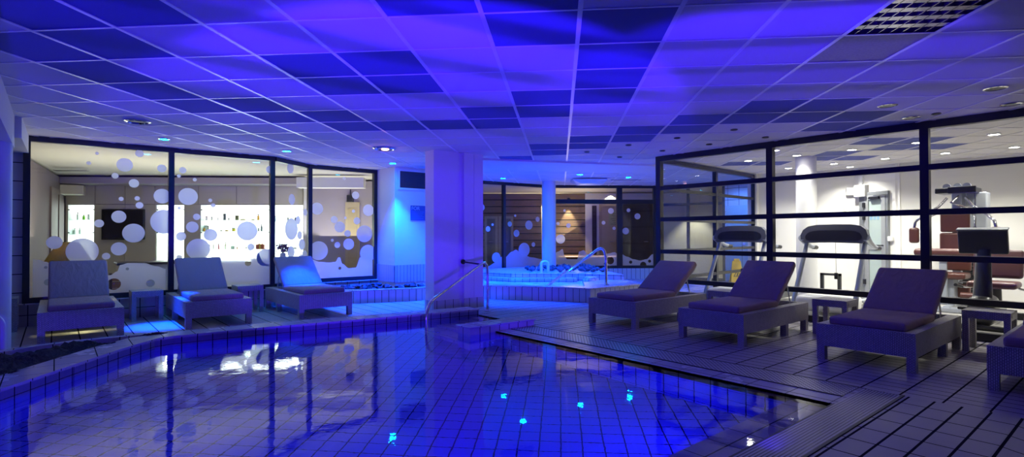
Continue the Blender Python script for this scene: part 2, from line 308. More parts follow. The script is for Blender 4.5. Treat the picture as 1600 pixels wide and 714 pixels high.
# ------------------------------------------------------------------ mesh builder
class MB:
    def __init__(s): s.v, s.f, s.m = [], [], []
    def add(s, vs, fs, mi=0, T=None):
        b = len(s.v)
        s.v += [tuple(T @ Vector(p)) if T is not None else tuple(p) for p in vs]
        s.f += [tuple(i + b for i in f) for f in fs]; s.m += [mi] * len(fs)
        return s
    def box(s, x0, x1, y0, y1, z0, z1, mi=0, T=None):
        vs = [(x, y, z) for z in (z0, z1) for y in (y0, y1) for x in (x0, x1)]
        return s.add(vs, [(0, 2, 3, 1), (4, 5, 7, 6), (0, 1, 5, 4), (2, 6, 7, 3), (0, 4, 6, 2), (1, 3, 7, 5)], mi, T)
    def rbox(s, x0, x1, y0, y1, z0, z1, r=.02, seg=3, mi=0, T=None):
        bm = bmesh.new(); bmesh.ops.create_cube(bm, size=1)
        for v in bm.verts: v.co = Vector(((x0 + x1) / 2 + v.co.x * (x1 - x0), (y0 + y1) / 2 + v.co.y * (y1 - y0), (z0 + z1) / 2 + v.co.z * (z1 - z0)))
        bmesh.ops.bevel(bm, geom=list(bm.edges), offset=r, segments=seg, affect='EDGES', profile=.5)
        s.bm(bm, mi, T); return s
    def bm(s, bm, mi=0, T=None):
        bm.verts.ensure_lookup_table(); bm.verts.index_update()
        s.add([v.co.copy() for v in bm.verts], [[v.index for v in f.verts] for f in bm.faces], mi, T); bm.free()
    def cyl(s, p0, p1, r0, r1=None, n=20, caps=True, mi=0):
        r1 = r0 if r1 is None else r1
        p0, p1 = Vector(p0), Vector(p1); d = (p1 - p0).normalized()
        a = d.orthogonal().normalized(); b = d.cross(a)
        vs = [p + (a * math.cos(t) + b * math.sin(t)) * r for p, r in ((p0, r0), (p1, r1)) for t in [2 * PI * i / n for i in range(n)]]
        fs = [(i, (i + 1) % n, n + (i + 1) % n, n + i) for i in range(n)]
        if caps: fs += [tuple(reversed(range(n))), tuple(range(n, 2 * n))]
        return s.add(vs, fs, mi)
    def tube(s, pts, r, n=10, mi=0, flat=1.):
        pts = [Vector(p) for p in pts]; N = len(pts); vs = []; a = None
        for i, p in enumerate(pts):
            d = (pts[min(i + 1, N - 1)] - pts[max(i - 1, 0)]).normalized()
            a = d.orthogonal().normalized() if a is None else (a - d * a.dot(d)).normalized()
            b = d.cross(a); rr = r[i] if isinstance(r, (list, tuple)) else r
            vs += [p + (a * math.cos(t) + b * math.sin(t) * flat) * rr for t in [2 * PI * k / n for k in range(n)]]
        fs = [(i * n + k, i * n + (k + 1) % n, (i + 1) * n + (k + 1) % n, (i + 1) * n + k) for i in range(N - 1) for k in range(n)]
        fs += [tuple(reversed(range(n))), tuple(range((N - 1) * n, N * n))]
        return s.add(vs, fs, mi)
    def lathe(s, prof, c=(0, 0, 0), n=24, mi=0):
        vs = [(c[0] + r * math.cos(2 * PI * k / n), c[1] + r * math.sin(2 * PI * k / n), c[2] + z) for r, z in prof for k in range(n)]
        fs = [(i * n + k, i * n + (k + 1) % n, (i + 1) * n + (k + 1) % n, (i + 1) * n + k) for i in range(len(prof) - 1) for k in range(n)]
        fs += [tuple(reversed(range(n))), tuple(range((len(prof) - 1) * n, len(prof) * n))]
        return s.add(vs, fs, mi)
    def prism(s, poly, z0, z1, mi=0, T=None, side=None):
        n = len(poly); a = sum(poly[i][0] * poly[(i + 1) % n][1] - poly[(i + 1) % n][0] * poly[i][1] for i in range(n))
        if a < 0: poly = poly[::-1]
        vs = [(x, y, z) for z in (z0, z1) for x, y in poly]
        s.add(vs, [tuple(reversed(range(n))), tuple(range(n, 2 * n))], mi, T)
        s.add(vs, [(i, (i + 1) % n, n + (i + 1) % n, n + i) for i in range(n)], mi if side is None else side, T)
        return s
    def quad(s, a, b, c, d, mi=0): return s.add([a, b, c, d], [(0, 1, 2, 3)], mi)
    def sphere(s, c, r, n=16, mi=0, sc_=(1, 1, 1)):
        bm = bmesh.new(); bmesh.ops.create_uvsphere(bm, u_segments=n, v_segments=max(6, n // 2), radius=r)
        for v in bm.verts: v.co = Vector((v.co.x * sc_[0] + c[0], v.co.y * sc_[1] + c[1], v.co.z * sc_[2] + c[2]))
        s.bm(bm, mi); return s
    def build(s, name, mats, parent=None, smooth=False, kind=None, loc=None):
        me = bpy.data.meshes.new(name); me.from_pydata([tuple(v) for v in s.v], [], s.f)
        for m in (mats if isinstance(mats, (list, tuple)) else [mats]): me.materials.append(m)
        uvl = me.uv_layers.new(name='UVMap')
        for p, mi in zip(me.polygons, s.m):
            p.material_index = mi; nrm = p.normal
            if abs(nrm.z) > .75:
                for li in p.loop_indices:
                    c = me.vertices[me.loops[li].vertex_index].co; uvl.data[li].uv = (c.x, c.y)
            else:
                t = Vector((-nrm.y, nrm.x, 0)).normalized()
                for li in p.loop_indices:
                    c = me.vertices[me.loops[li].vertex_index].co; uvl.data[li].uv = (c.x * t.x + c.y * t.y, c.z)
        me.validate()
        if smooth:
            for p in me.polygons: p.use_smooth = True
            try: me.set_sharp_from_angle(angle=math.radians(40))
            except Exception: pass
        o = bpy.data.objects.new(name, me); COL.objects.link(o)
        if parent: o.parent = parent
        if kind: o['kind'] = kind
        if loc: o.location = loc
        return o
def thing(name, label, cat, loc=(0, 0, 0), rz=0., group=None):
    o = bpy.data.objects.new(name, None); COL.objects.link(o); o.empty_display_size = .1
    o.location = loc; o.rotation_euler = (0, 0, rz); o['label'] = label; o['category'] = cat
    if group: o['group'] = group
    return o
def tag(o, label, cat, group=None):
    o['label'] = label; o['category'] = cat
    if group: o['group'] = group
    return o
def dup(root, loc, rz, label):
    r = root.copy(); COL.objects.link(r); r.location = loc; r.rotation_euler = (0, 0, rz); r['label'] = label
    for ch in root.children:
        c = ch.copy(); COL.objects.link(c); c.parent = r
        for g in ch.children:
            d = g.copy(); COL.objects.link(d); d.parent = c
    return r
def struct(mb, name, mats, parent=None, smooth=False): return mb.build(name, mats, parent, smooth, None if parent else 'structure')
def sroot(name):
    o = bpy.data.objects.new(name, None); COL.objects.link(o); o['kind'] = 'structure'; return o
def frame2(a, b, out):
    """matrix for a vertical board: local x along a->b, local z up, local y towards 'out'"""
    a, b = Vector((a[0], a[1], 0)), Vector((b[0], b[1], 0)); ex = (b - a).normalized(); ey = Vector((-ex.y, ex.x, 0))
    if ey.dot(Vector((out[0], out[1], 0))) < 0:
        a, b = b, a; ex = -ex; ey = -ey
    return Matrix(((ex.x, ey.x, 0, a.x), (ex.y, ey.y, 0, a.y), (0, 0, 1, 0), (0, 0, 0, 1))), (b - a).length

# ------------------------------------------------------------------ floor, pool, kerbs
KZ, WZ, PD = .09, -.012, -.80
PRX, PNY = 4.27, 1.53                       # right edge and near edge of the pool
kerb_front = [(4.95, 6.70), (3.83, 6.82), (1.89, 7.10), (1.02, 7.14), (.84, 7.08), (.52, 6.70), (.13, 6.14), (-.27, 5.56), (-.85, 4.72), (-3.3, 1.20)]
def offset_poly(pl, d):
    out = []
    for i, p in enumerate(pl):
        a = Vector(pl[max(i - 1, 0)]); b = Vector(pl[min(i + 1, len(pl) - 1)]); t = (b - a).normalized(); nrm = Vector((t.y, -t.x))
        out.append((p[0] + nrm.x * d, p[1] + nrm.y * d))
    return out
kerb_back = offset_poly(kerb_front, .30)
fl = MB()
# right deck (ribbed), near deck, strip behind the pool, left deck
fl.prism([(4.88, 1.25), (4.88, 5.0), (8.07, 5.0), (8.07, -3.0), (4.88, -3.0)], -.2, 0, 0)
fl.prism([(4.95, 5.0), (4.95, 7.2), (5.6, 7.9), (8.07, 10.9), (14.0, 10.9), (14.0, 5.0)], -.2, 0, 0)
fl.prism([(-4, -3), (4.88, -3), (4.88, .28), (-4, .28)], -.2, 0, 2)
fl.prism([(-4, .62), (4.88, .62), (4.88, 1.25), (-4, 1.25)], -.2, 0, 2)
fl.prism([(4.88, 5.0), (4.88, 5.42), (4.95, 5.42), (4.95, 5.0)], -.2, 0, 0)
lp = kerb_back[:8] + [(-.9, 5.2), (-4, 5.2), (-4, 10.9), (8.07, 10.9), (5.6, 7.9), (4.95, 7.2)]
fl.prism(lp, -.2, 0, 1)
# shallow drainage channel in the near deck
N = 12
for i in range(N):
    y0, y1 = .28 + .34 * i / N, .28 + .34 * (i + 1) / N
    z = lambda y: -.022 * math.sin(PI * (y - .28) / .34)
    fl.quad((-4, y0, z(y0)), (4.88, y0, z(y0)), (4.88, y1, z(y1)), (-4, y1, z(y1)), 2)
struct(fl, 'floor', [DECK_R, DECK_L, DECK_N])
floor_gym = MB().box(8.07, 12.9, -3, 5.75, -.2, .0)
struct(floor_gym, 'floor_gym', mat('gym_floor', (.40, .38, .35), .3, var=(3, .9)))

# overflow gratings and coping
MB().box(PRX, 4.50, PNY, 5.42, -.2, .0).build('trim_1', KERBTOP, kind='structure')
g = thing('overflow_grating', 'long perforated overflow grating beside the right pool edge below the row of loungers', 'grating', (0, 0, 0))
MB().box(4.516, 4.859, 1.552, 5.40, -.03, .004).build('perforated_panel', GRATE_H, g)
MB().box(4.86, 4.878, 1.552, 5.40, -.05, .006).box(4.502, 4.515, 1.552, 5.40, -.05, .006).build('edge_bar', mat('dark_edge', (.03, .03, .04), .4), g)
g = thing('ribbed_overflow_grating', 'ribbed overflow grating along the near pool edge at the bottom right corner', 'grating', (0, 0, 0))
MB().box(-3.98, 4.85, 1.272, 1.513, -.03, .004).build('ribbed_panel', GRATE_R, g)
MB().box(-3.98, 4.878, 1.252, 1.271, -.05, .006).box(-3.98, PRX, 1.514, 1.528, -.05, .004).build('edge_bar', MATS['dark_edge'], g)
MB().box(PRX, 4.50, 1.515, 1.53, -.2, 0).box(4.5, 4.86, 1.515, 1.55, -.05, .002).build('trim_2', KERBTOP, kind='structure')

# pool basin
basin = MB()
basin.prism([(-3.99, 1.0), (PRX + .2, 1.0), (PRX + .2, 5.6), (5.1, 5.6), (5.1, 7.3), (-3.99, 7.3)], PD - .1, PD, 1)
basin.box(PRX, PRX + .02, PNY, 5.42, PD, -.002, 0)                       # right wall
basin.box(-3.99, PRX, PNY - .02, PNY, PD, -.035, 0)                        # near wall
basin.box(-3.99, PRX, PNY, PNY + .30, PD, -.13, 2)                        # shallow ledge
for p, q in zip(kerb_front[:-1], kerb_front[1:]):
    nrm = Vector((q[1] - p[1], -(q[0] - p[0]))).normalized() * .02
    basin.prism([p, q, (q[0] + nrm.x, q[1] + nrm.y), (p[0] + nrm.x, p[1] + nrm.y)], PD, KZ - .03, 0)
basin.box(4.95, 4.97, 5.42, 6.72, PD, -.002, 0)
LEDGE = tile_mat('ledge_tile', (.5, .47, .5), JOINT, .26, .155, .008, .01, rough=.35, off=(.05, .1))
struct(basin, 'wall_pool', [POOLT, POOLF, LEDGE])
wt = MB()
wp = [(-3.98, PNY + .004), (PRX - .004, PNY + .004), (PRX - .004, 5.425), (3.87, 5.425), (3.87, 5.70), (4.945, 5.70), (4.945, 6.69)] + [(x + .002, y - .006) for x, y in kerb_front[1:-1]] + [(-3.3, 1.18 + .36), (-3.98, PNY + .35)]
wt.add([(x, y, WZ) for x, y in wp], [tuple(range(len(wp)))])
o = wt.build('pool_water', WATER); o['kind'] = 'stuff'; tag(o, 'still deep blue swimming pool water reflecting the windows', 'water')
# kerbs round the pool
kb = MB()
poly = kerb_front + kerb_back[::-1]
for i in range(len(kerb_front) - 1):
    p, q, r, s = kerb_front[i], kerb_front[i + 1], kerb_back[i + 1], kerb_back[i]
    kb.prism([p, q, r, s], -.05, KZ - .018, 0)
kt = MB()
off_o = offset_poly(kerb_front, -.015); off_b = offset_poly(kerb_front, .315)
for i in range(len(kerb_front) - 1):
    kt.prism([off_o[i], off_o[i + 1], off_b[i + 1], off_b[i]], KZ - .018, KZ, 0)
k = sroot('trim_3'); kb.build('kerb_face', KERB, k); kt.build('kerb_coping', KERBTOP, k)
k = sroot('trim_4')
MB().box(3.88, 4.93, 5.43, 5.69, PD, KZ - .02).build('kerb_face', KERB, k)
MB().rbox(3.86, 4.95, 5.41, 5.71, KZ - .02, KZ, .008, 2).build('kerb_coping', KERBTOP, k)
# entry steps in the alcove
st = MB()
for x0, z in ((3.95, -.62), (4.25, -.44), (4.55, -.27), (4.80, -.12)):
    st.box(x0, 4.95, 5.69, 6.78, PD, z)
struct(st, 'stair_1', KERBTOP)
# planting bed on the left
sb = MB()
nx, ny = 60, 24
pts = {}
for i in range(nx + 1):
    for j in range(ny + 1):
        x = -1.2 + 2.2 * i / nx; a = kerb_back[5:9]
        yl = None
        for p, q in zip(kerb_back[3:], kerb_back[4:]):
            if q[0] <= x <= p[0]: yl = p[1] + (q[1] - p[1]) * (x - p[0]) / (q[0] - p[0])
        if yl is None: yl = 7.42
        yu = 7.42 if x > -.1 else 7.42 + (x + .1) * .6
        y = yl - .05 + max(.0, yu - yl + .05) * j / ny
        pts[i, j] = len(sb.v); sb.v.append((x, y, .035 + .05 * random.random() + .03 * math.sin(9 * x) * math.sin(7 * y)))
for i in range(nx):
    for j in range(ny):
        sb.f.append((pts[i, j], pts[i + 1, j], pts[i + 1, j + 1], pts[i, j + 1])); sb.m.append(0)
o = sb.build('soil', SOIL, smooth=True); o['kind'] = 'stuff'; tag(o, 'dark soil in the planting bed between pool kerb and left deck', 'soil')
bk = MB()
bkl = [(1.05, 7.44), (.6, 7.46), (.2, 7.44), (-.15, 7.38), (-.45, 7.2), (-1.4, 6.6)]
bko = offset_poly(bkl, .10)
for i in range(len(bkl) - 1): bk.prism([bkl[i], bkl[i + 1], bko[i + 1], bko[i]], -.02, KZ, 0)
struct(bk, 'trim_5', KERBTOP)

# ------------------------------------------------------------------ ceiling
def grid(i, j): X, Y = (i + .2095) * .6, (j + 5.4898) * .6; return ((X + Y) * S2, (Y - X) * S2)
dark = {-1: [-6, -5, -2, -1], 0: [-7, -6, -1, 0], 1: [-7, -4, -3, 0], 2: [-7, -4, -3, 0], 3: [-7, -6, -1, 0], 4: [-6, -5, -2, -1, 3, 4],
        5: [-5, -4, -3, -2, 2, 3, 4, 5], 6: [1, 2, 5, 6], 7: [0, 1, 6], 8: [-1, 0, 7, 8], 9: [-1, 8, 9], 10: [-2, 7], 11: [-2, -3, 7, 8], 12: [-4, 5, 6]}
ce = MB(); tb = MB()
for i in range(-22, 24):
    for j in range(-12, 26):
        q = [grid(i, j), grid(i + 1, j), grid(i + 1, j + 1), grid(i, j + 1)]
        cx = sum(p[0] for p in q) / 4; cyy = sum(p[1] for p in q) / 4
        if not (-4.6 < cx < 14.6 and -3.6 < cyy < 11.6): continue
        if (i, j) in ((3, 0), (3, -1)): continue
        if cyy > 10.9 and cx < 6: continue
        mi = 1 if i in dark.get(j, ()) else 0
        if (i, j) == (3, 1): mi = 2
        ce.add([(x, y, CEIL) for x, y in q], [(3, 2, 1, 0)], mi)
def strip(mb, a, b, wd, z0, z1):
    a, b = Vector(a), Vector(b); t = (b - a).normalized(); nn = Vector((-t.y, t.x)) * wd / 2
    mb.prism([tuple(a + nn), tuple(b + nn), tuple(b - nn), tuple(a - nn)], z0, z1)
def clip(a, b):
    pts_ = []
    for k in range(401):
        t = k / 400; x = a[0] + (b[0] - a[0]) * t; y = a[1] + (b[1] - a[1]) * t
        if -4.3 < x < 14.3 and -3.3 < y < 10.85: pts_.append((x, y))
    return (pts_[0], pts_[-1]) if len(pts_) > 2 else None
for i in range(-22, 24):
    c = clip(grid(i, -14), grid(i, 28))
    if c: strip(tb, *c, .030, CEIL - .006, CEIL - .001)
for j in range(-12, 26):
    c = clip(grid(-26, j), grid(26, j))
    if c: strip(tb, *c, .018, CEIL - .005, CEIL - .001)
co = struct(ce, 'ceiling', [CEILT, CEILD, CEILM])
tb.build('ceiling_grid', TBAR, co)
struct(MB().box(-4.6, 14.6, -3.6, 11.0, CEIL + .25, CEIL + .3), 'ceiling_slab', GREYP)
# beam across the ceiling beyond the column
bm_ = MB()
a1, b1 = onz(740, 246.5, CEIL), onz(1023, 257, CEIL); a2, b2 = onz(740, 261, CEIL - .004), onz(1040, 270, CEIL - .004)
bm_.prism([a1.xy[:], b1.xy[:], b2.xy[:], a2.xy[:]], CEIL - .035, CEIL + .02)
struct(bm_, 'beam_1', WHITEP)
# louvred ceiling lamp (two tiles long) seen unlit
q = [grid(3, -1), grid(4, -1), grid(4, 1), grid(3, 1)]
lr = thing('louvre_ceiling_light', 'unlit ceiling light with dark parabolic louvre at the upper right', 'ceiling light', (0, 0, 0))
hm = MB(); A, B, D = Vector(q[0]), Vector(q[1]), Vector(q[3])
hm.add([(x, y, CEIL + .09) for x, y in q], [(3, 2, 1, 0)])
for k in range(4):
    p, r = q[k], q[(k + 1) % 4]; hm.quad((*p, CEIL), (*r, CEIL), (*r, CEIL + .09), (*p, CEIL + .09))
hm.build('housing', mat('lamp_housing', (.30, .30, .34), .25, .8), lr)
lv = MB()
for k in range(1, 8):
    p = A + (B - A) * k / 8; strip(lv, p, p + (D - A), .006, CEIL + .002, CEIL + .06)
for k in range(1, 9):
    p = A + (D - A) * k / 9
    t = (B - A).normalized(); nn = Vector((-t.y, t.x))
    e = p + (B - A)
    lv.add([(*(p - nn * .03), CEIL + .002), (*(e - nn * .03), CEIL + .002), (*(e + nn * .03), CEIL + .002), (*(p + nn * .03), CEIL + .002), (*p, CEIL + .05), (*e, CEIL + .05)],
           [(0, 1, 5, 4), (2, 3, 4, 5), (3, 2, 1, 0)])
lv.build('louvre', mat('louvre_metal', (.45, .45, .5), .2, .9), lr)

# ------------------------------------------------------------------ walls of the hall
LV, L0, L1_, L2_, L3_, L4_ = 9.85, -.335, 1.335, (2.90, 9.85), (3.70, 10.50), (5.13, 10.52)
struct(MB().box(-4, L0, LV, LV + .2, 0, CEIL), 'wall_left_tiled', WALLT)
struct(MB().box(-4.2, -4, -3, 10.05, -.2, CEIL + .1), 'wall_left', WHITEP)
struct(MB().box(-4.2, 13, -3.2, -3, -.2, CEIL + .1), 'wall_near', WHITEP)
# soffit on the left: two fascias meeting with a step
sf = MB()
sf.prism([(-.36, 5.0), (-.36, 8.35), (-3.9, 8.35), (-3.9, 5.0)], 2.21, CEIL)
sf.prism([(-.30, 8.35), (-.28, LV), (-3.9, LV), (-3.9, 8.35)], 2.33, CEIL)
sf.prism([(-.36, -2.9), (-.36, 5.0), (-3.9, 5.0), (-3.9, -2.9)], 2.21, CEIL)
struct(sf, 'beam_2', WHITEP)
cp = onz(-6, 556, 0)
colm = MB().lathe([(.16, 0), (.16, 2.212)], (-.515, 7.97, 0), 40)
struct(colm, 'pillar_round_left', WHITEP, smooth=True)
# plinth under the left windows
pl = MB()
pl.box(L0 - .05, 2.88, LV - .06, LV + .12, 0, .29)
d = Vector((L3_[0] - L2_[0], L3_[1] - L2_[1])).normalized()
strip(pl, (L2_[0], L2_[1] + .03), (L3_[0], L3_[1] + .03), .16, 0, .29)
pl.box(3.68, 5.13, 10.46, 10.62, 0, .29)
struct(pl, 'trim_6', PLINTHT)
pt = MB().box(L0 - .06, 2.90, LV - .09, LV + .12, .29, .305)
strip(pt, (L2_[0], L2_[1] + .03), (L3_[0], L3_[1] + .03), .20, .29, .305); pt.box(3.66, 5.13, 10.43, 10.62, .29, .305)
struct(pt, 'sill_1', KERBTOP)
# big square column beside the steps
cl = MB()
cl.box(4.60, 5.08, 7.42, 7.68, 0, CEIL)
cl.box(5.08, 5.17, 7.47, 7.68, 0, CEIL)
cl.box(5.17, 5.37, 7.40, 7.68, 0, CEIL)
cl.box(5.376, 5.56, 7.40, 7.68, 0, CEIL)
cl.box(5.37, 5.376, 7.42, 7.68, 0, CEIL)
struct(cl, 'pillar_square', WHITEP)
tl = MB()
tl.box(4.59, 5.085, 7.408, 7.42, 0, .17); tl.box(4.588, 4.60, 7.408, 7.68, 0, .17); tl.box(5.165, 5.57, 7.388, 7.40, 0, .17)
struct(tl, 'baseboard_pillar', KERB)
# pillar and wall between the windows and the spa
struct(MB().box(5.13, 5.30, 9.90, 10.7, 0, CEIL).box(5.13, 6.62, 9.72, 9.90, 0, CEIL).box(6.45, 6.62, 9.9, 11.05, 0, CEIL), 'wall_middle', WHITEP)
sk = MB().box(5.12, 5.13, 9.71, 10.52, .28, .62).box(5.12, 6.63, 9.71, 9.72, .28, .62)
struct(sk, 'baseboard_middle', tile_mat('skirting_tile', (.60, .58, .58), JOINT, .075, 0, .007, .005, rough=.3))

# ------------------------------------------------------------------ windows
def frost_mesh(circles, zone, holes, T_inv, plane, depth_d, out_y, length, z_lo):
    """frosted dots and wave on the pane: circles given as (point, radius); all in the pane's own x,z"""
    mb = MB()
    def disc(cx, cz, r, n=40):
        vs = []
        for k in range(n):
            x = min(max(cx + r * math.cos(2 * PI * k / n), .0), length); vs.append((x, out_y, cz + r * math.sin(2 * PI * k / n)))
        b = len(vs); vs2 = [(x, out_y + .0012, z) for x, y, z in vs]
        mb.add(vs + vs2, [tuple(range(n)), tuple(reversed(range(n, 2 * n)))] + [(i, n + i, n + (i + 1) % n, (i + 1) % n) for i in range(n)])
    for cx, cz, r in circles: disc(cx, cz, r)
    if zone:
        # smooth the wave top
        zs = []
        for i in range(len(zone) - 1):
            for k in range(6):
                t = k / 6; tt = t * t * (3 - 2 * t); zs.append((zone[i][0] + (zone[i + 1][0] - zone[i][0]) * t, zone[i][1] + (zone[i + 1][1] - zone[i][1]) * tt))
        zs.append(zone[-1]); x0, x1 = zs[0][0], zs[-1][0]
        loop = [(x0, z_lo), (x1, z_lo)] + zs[::-1]
        co_ = [Vector(p) for p in loop]; ed = [(i, (i + 1) % len(loop)) for i in range(len(loop))]
        for hx, hz, hr in holes:
            b = len(co_); n = 24
            co_ += [Vector((hx + hr * math.cos(2 * PI * k / n), hz + hr * math.sin(2 * PI * k / n))) for k in range(n)]
            ed += [(b + k, b + (k + 1) % n) for k in range(n)]
        r = geometry.delaunay_2d_cdt(co_, ed, [], 1, 1e-5)
        def keep(f):
            cx, cz = sum(r[0][i][0] for i in f) / len(f), sum(r[0][i][1] for i in f) / len(f)
            return not any((cx - hx) ** 2 + (cz - hz) ** 2 < hr * hr for hx, hz, hr in holes)
        mb.add([(p[0], out_y, p[1]) for p in r[0]], [tuple(f) for f in r[2] if keep(f)])
    return mb
def window(name, a, b, out, z0, z1, bars_z=(), posts=(), fw=.075, fd=.09, circles_px=(), zone_px=(), holes_px=(), ends=(True, True), glass=True, rz=None, barw=None):
    """framed pane from a to b (plan points); pixel lists of frosted dots are laid onto the pane's plane"""
    T, Ln = frame2(a, b, out); Ti = T.inverted()
    if (T.translation.xy - Vector(a)).length > .001: ends = ends[::-1]; posts = [Ln - x for x in posts]
    root = sroot(name); root.matrix_world = T
    f = MB()
    f.box(0, Ln, -fd / 2, fd / 2, z1 - fw, z1); f.box(0, Ln, -fd / 2, fd / 2, z0, z0 + fw)
    if ends[0]: f.box(0, fw, -fd / 2, fd / 2, z0 + fw, z1 - fw)
    if ends[1]: f.box(Ln - fw, Ln, -fd / 2, fd / 2, z0 + fw, z1 - fw)
    bw = barw or fw
    for z in bars_z: f.box(.002, Ln - .002, -fd / 2 + .006, fd / 2 - .006, z - bw / 2, z + bw / 2)
    for x in posts: f.box(x - fw / 2, x + fw / 2, -fd / 2, fd / 2, z0 + fw, z1 - fw)
    f.build('window_frame', BLACKM, root)
    if glass: MB().box(.01, Ln - .01, -.004, .004, z0 + .02, z1 - .02).build('window_pane', GLASS, root)
    if circles_px or zone_px:
        p0 = T @ Vector((0, .006, 0)); nrm = T.to_3x3() @ Vector((0, 1, 0))
        def loc(px, py): return Ti @ onp(px, py, p0, nrm)
        cs = []
        for px, py, r in circles_px:
            q = loc(px, py); d_ = fwd(onp(px, py, p0, nrm)); cs.append((q.x, q.z, r * d_ / FOC))
        zn = sorted((loc(px, py).x, loc(px, py).z) for px, py in zone_px)
        if zn: zn = [(max(.03, zn[0][0]), zn[0][1])] + zn[1:-1] + [(min(Ln - .03, zn[-1][0]), zn[-1][1])]
        hs = []
        for px, py, r in holes_px:
            q = loc(px, py); d_ = fwd(onp(px, py, p0, nrm)); hs.append((q.x, q.z, r * d_ / FOC))
        frost_mesh(cs, zn, hs, None, None, None, .0062, Ln, z0 + fw).build('frosted_dot_pattern', FROST, root)
    return root
W0, W1 = .305, CEIL
c1 = [(151.6, 239.7, 2.4), (138.7, 255, 3), (218, 239.7, 5.7), (194.8, 257.7, 10.6), (252.9, 263.2, 6.1), (179.8, 274.6, 4.5), (209.3, 286.5, 6.7), (189.3, 310.7, 3.2), (214.4, 310, 3.5),
      (217.9, 320.7, 5), (253.4, 306.5, 11.4), (185.7, 338.6, 9.6), (208.8, 364.2, 14.7), (154.9, 349.1, 6.2), (185.7, 388.8, 10.3), (165.8, 400.3, 5.3), (85, 379, 10.1), (128.7, 392.8, 20.5), (257, 346.4, 18.8)]
z1_ = [(51, 405), (60, 406), (72, 409), (83, 415), (110, 425), (150, 432), (172, 430), (183, 424), (188, 414), (200, 411), (225, 411), (245, 416), (262, 420)]
h1 = [(71.5, 417.6, 2.2), (75, 441, 5), (199, 420, 2.2), (235, 442.5, 5.8), (178, 444, 9)]
c2 = [(285.5, 265.9, 4.9), (279.5, 275, 2.7), (304.4, 280.7, 2.8), (421.8, 265, 5.8), (430, 255.6, 2.6), (294, 307, 13.3), (328.6, 313, 2.8), (333, 321, 3.3), (307.3, 338.8, 5), (300.5, 354.7, 8.6), (282.8, 369.2, 7),
      (310, 389.4, 16.5), (280, 325, 2.4), (280, 402, 4), (386.3, 360.8, 15), (430, 357.8, 6.6), (392, 385.8, 5.3), (415.3, 402.4, 13.5), (329, 367, 9.5)]
z2_ = [(272, 412), (326, 407), (338, 392), (344, 392), (349, 399), (358, 404), (368, 402), (377, 396), (383, 388), (395, 392), (402, 393), (412, 411), (425, 415), (437, 413)]
h2 = [(384, 398.5, 2.4), (387.6, 411, 4.6)]
window('window_1', (L0, LV), (L1_, LV), (0, -1), W0, W1, circles_px=c1, zone_px=z1_, holes_px=h1, ends=(True, False))
window('window_2', (L1_, LV), L2_, (0, -1), W0, W1, circles_px=c2, zone_px=z2_, holes_px=h2, ends=(True, True))
c3 = [(455.4, 357.8, 17), (465.7, 344, 6.5), (468.2, 367.3, 6.6), (471.6, 382, 8.5), (454.7, 394, 9.5), (476, 398, 7), (456, 311.5, 8.5), (477, 331.6, 5.4), (453.6, 262.7, 8.5)]
window('window_3', L2_, L3_, (.65, -.76), W0, W1, circles_px=c3, zone_px=[(447, 404), (455, 408), (462, 405), (470, 397), (477, 403)], ends=(False, False))
c4 = [(495.5, 326, 9.5), (522, 343, 5.6), (531, 354.7, 8.6), (543.2, 364.7, 5.2), (544.8, 381.3, 8.8), (527, 382.7, 4.7), (519, 375.5, 2.4), (497.8, 391.7, 14.8), (539.7, 340.5, 2.2), (552.2, 330, 2.6), (557.6, 345, 5.6),
      (569.5, 365.2, 13.2), (575.6, 328.5, 9.2), (574.8, 395.5, 13), (555.6, 305, 6), (538, 279, 2.6)]
z4_ = [(486, 405), (500, 409), (515, 410), (524, 409), (529, 402), (531, 402), (535, 412), (545, 419), (556, 418), (563, 402), (570, 394), (582, 391)]
window('window_4', L3_, L4_, (0, -1), W0, W1, circles_px=c4, zone_px=z4_, holes_px=[(531, 419, 2.4)], ends=(True, True))

# windows at the back of the spa
SA, SB, SCn, SD = (6.62, 11.0), (8.80, 10.88), (10.30, 10.78), (12.75, 9.02)
SM = tuple(Vector(SCn) + (Vector(SD) - Vector(SCn)) * .66)
SW0 = .29
c5 = [(762.5, 357.7, 4.2), (775.3, 402.4, 8), (752.8, 324, 5.4), (769.6, 351, 2)]
c6 = [(807, 364.5, 5.6), (826.4, 351.7, 7.2), (796.5, 350, 4.2), (819, 390.3, 11), (805, 337, 2), (840, 342.6, 4), (833.4, 382, 3.6)]
window('window_5', SA, SB, (0, -1), SW0, W1, circles_px=c5, zone_px=[(740, 420), (760, 417), (775, 410), (785, 401)], ends=(True, False))
window('window_6', SB, SCn, (0, -1), SW0, W1, circles_px=c6, zone_px=[(789, 402), (800, 393), (806, 390), (815, 396), (830, 402), (848, 405)], ends=(True, True))
c7 = [(875.8, 373.5, 7.2), (888.2, 352.4, 3.6), (871.8, 349.3, 2.5), (882.2, 329, 2), (954.5, 329.5, 4.6), (943, 348, 3), (959.5, 356.7, 2.6)]
window('window_7', SCn, SM, (-.6, -.76), SW0, W1, bars_z=(2.12,), circles_px=c7, holes_px=[(953.5, 407, 6), (945, 412, 1.5)], ends=(False, True), barw=.12,
       zone_px=[(866, 396), (872, 393), (879, 389), (882, 400), (886, 405), (902, 405), (905, 393), (912, 391), (918, 397), (925, 399), (940, 400), (950, 396), (960, 394), (967, 397)])
c8 = [(982, 328.5, 3), (996, 338, 4.7), (977.6, 361, 5.3)]
window('window_8', SM, SD, (-.6, -.76), SW0, W1, bars_z=(2.12,), circles_px=c8, holes_px=[(985.4, 409.5, 2.5), (1005, 414, 5), (1015, 408, 2.4)], ends=(True, True), barw=.12,
       zone_px=[(971, 397), (980, 401), (990, 405), (1000, 407), (1010, 405), (1020, 397), (1026, 394)])
bwk = MB()
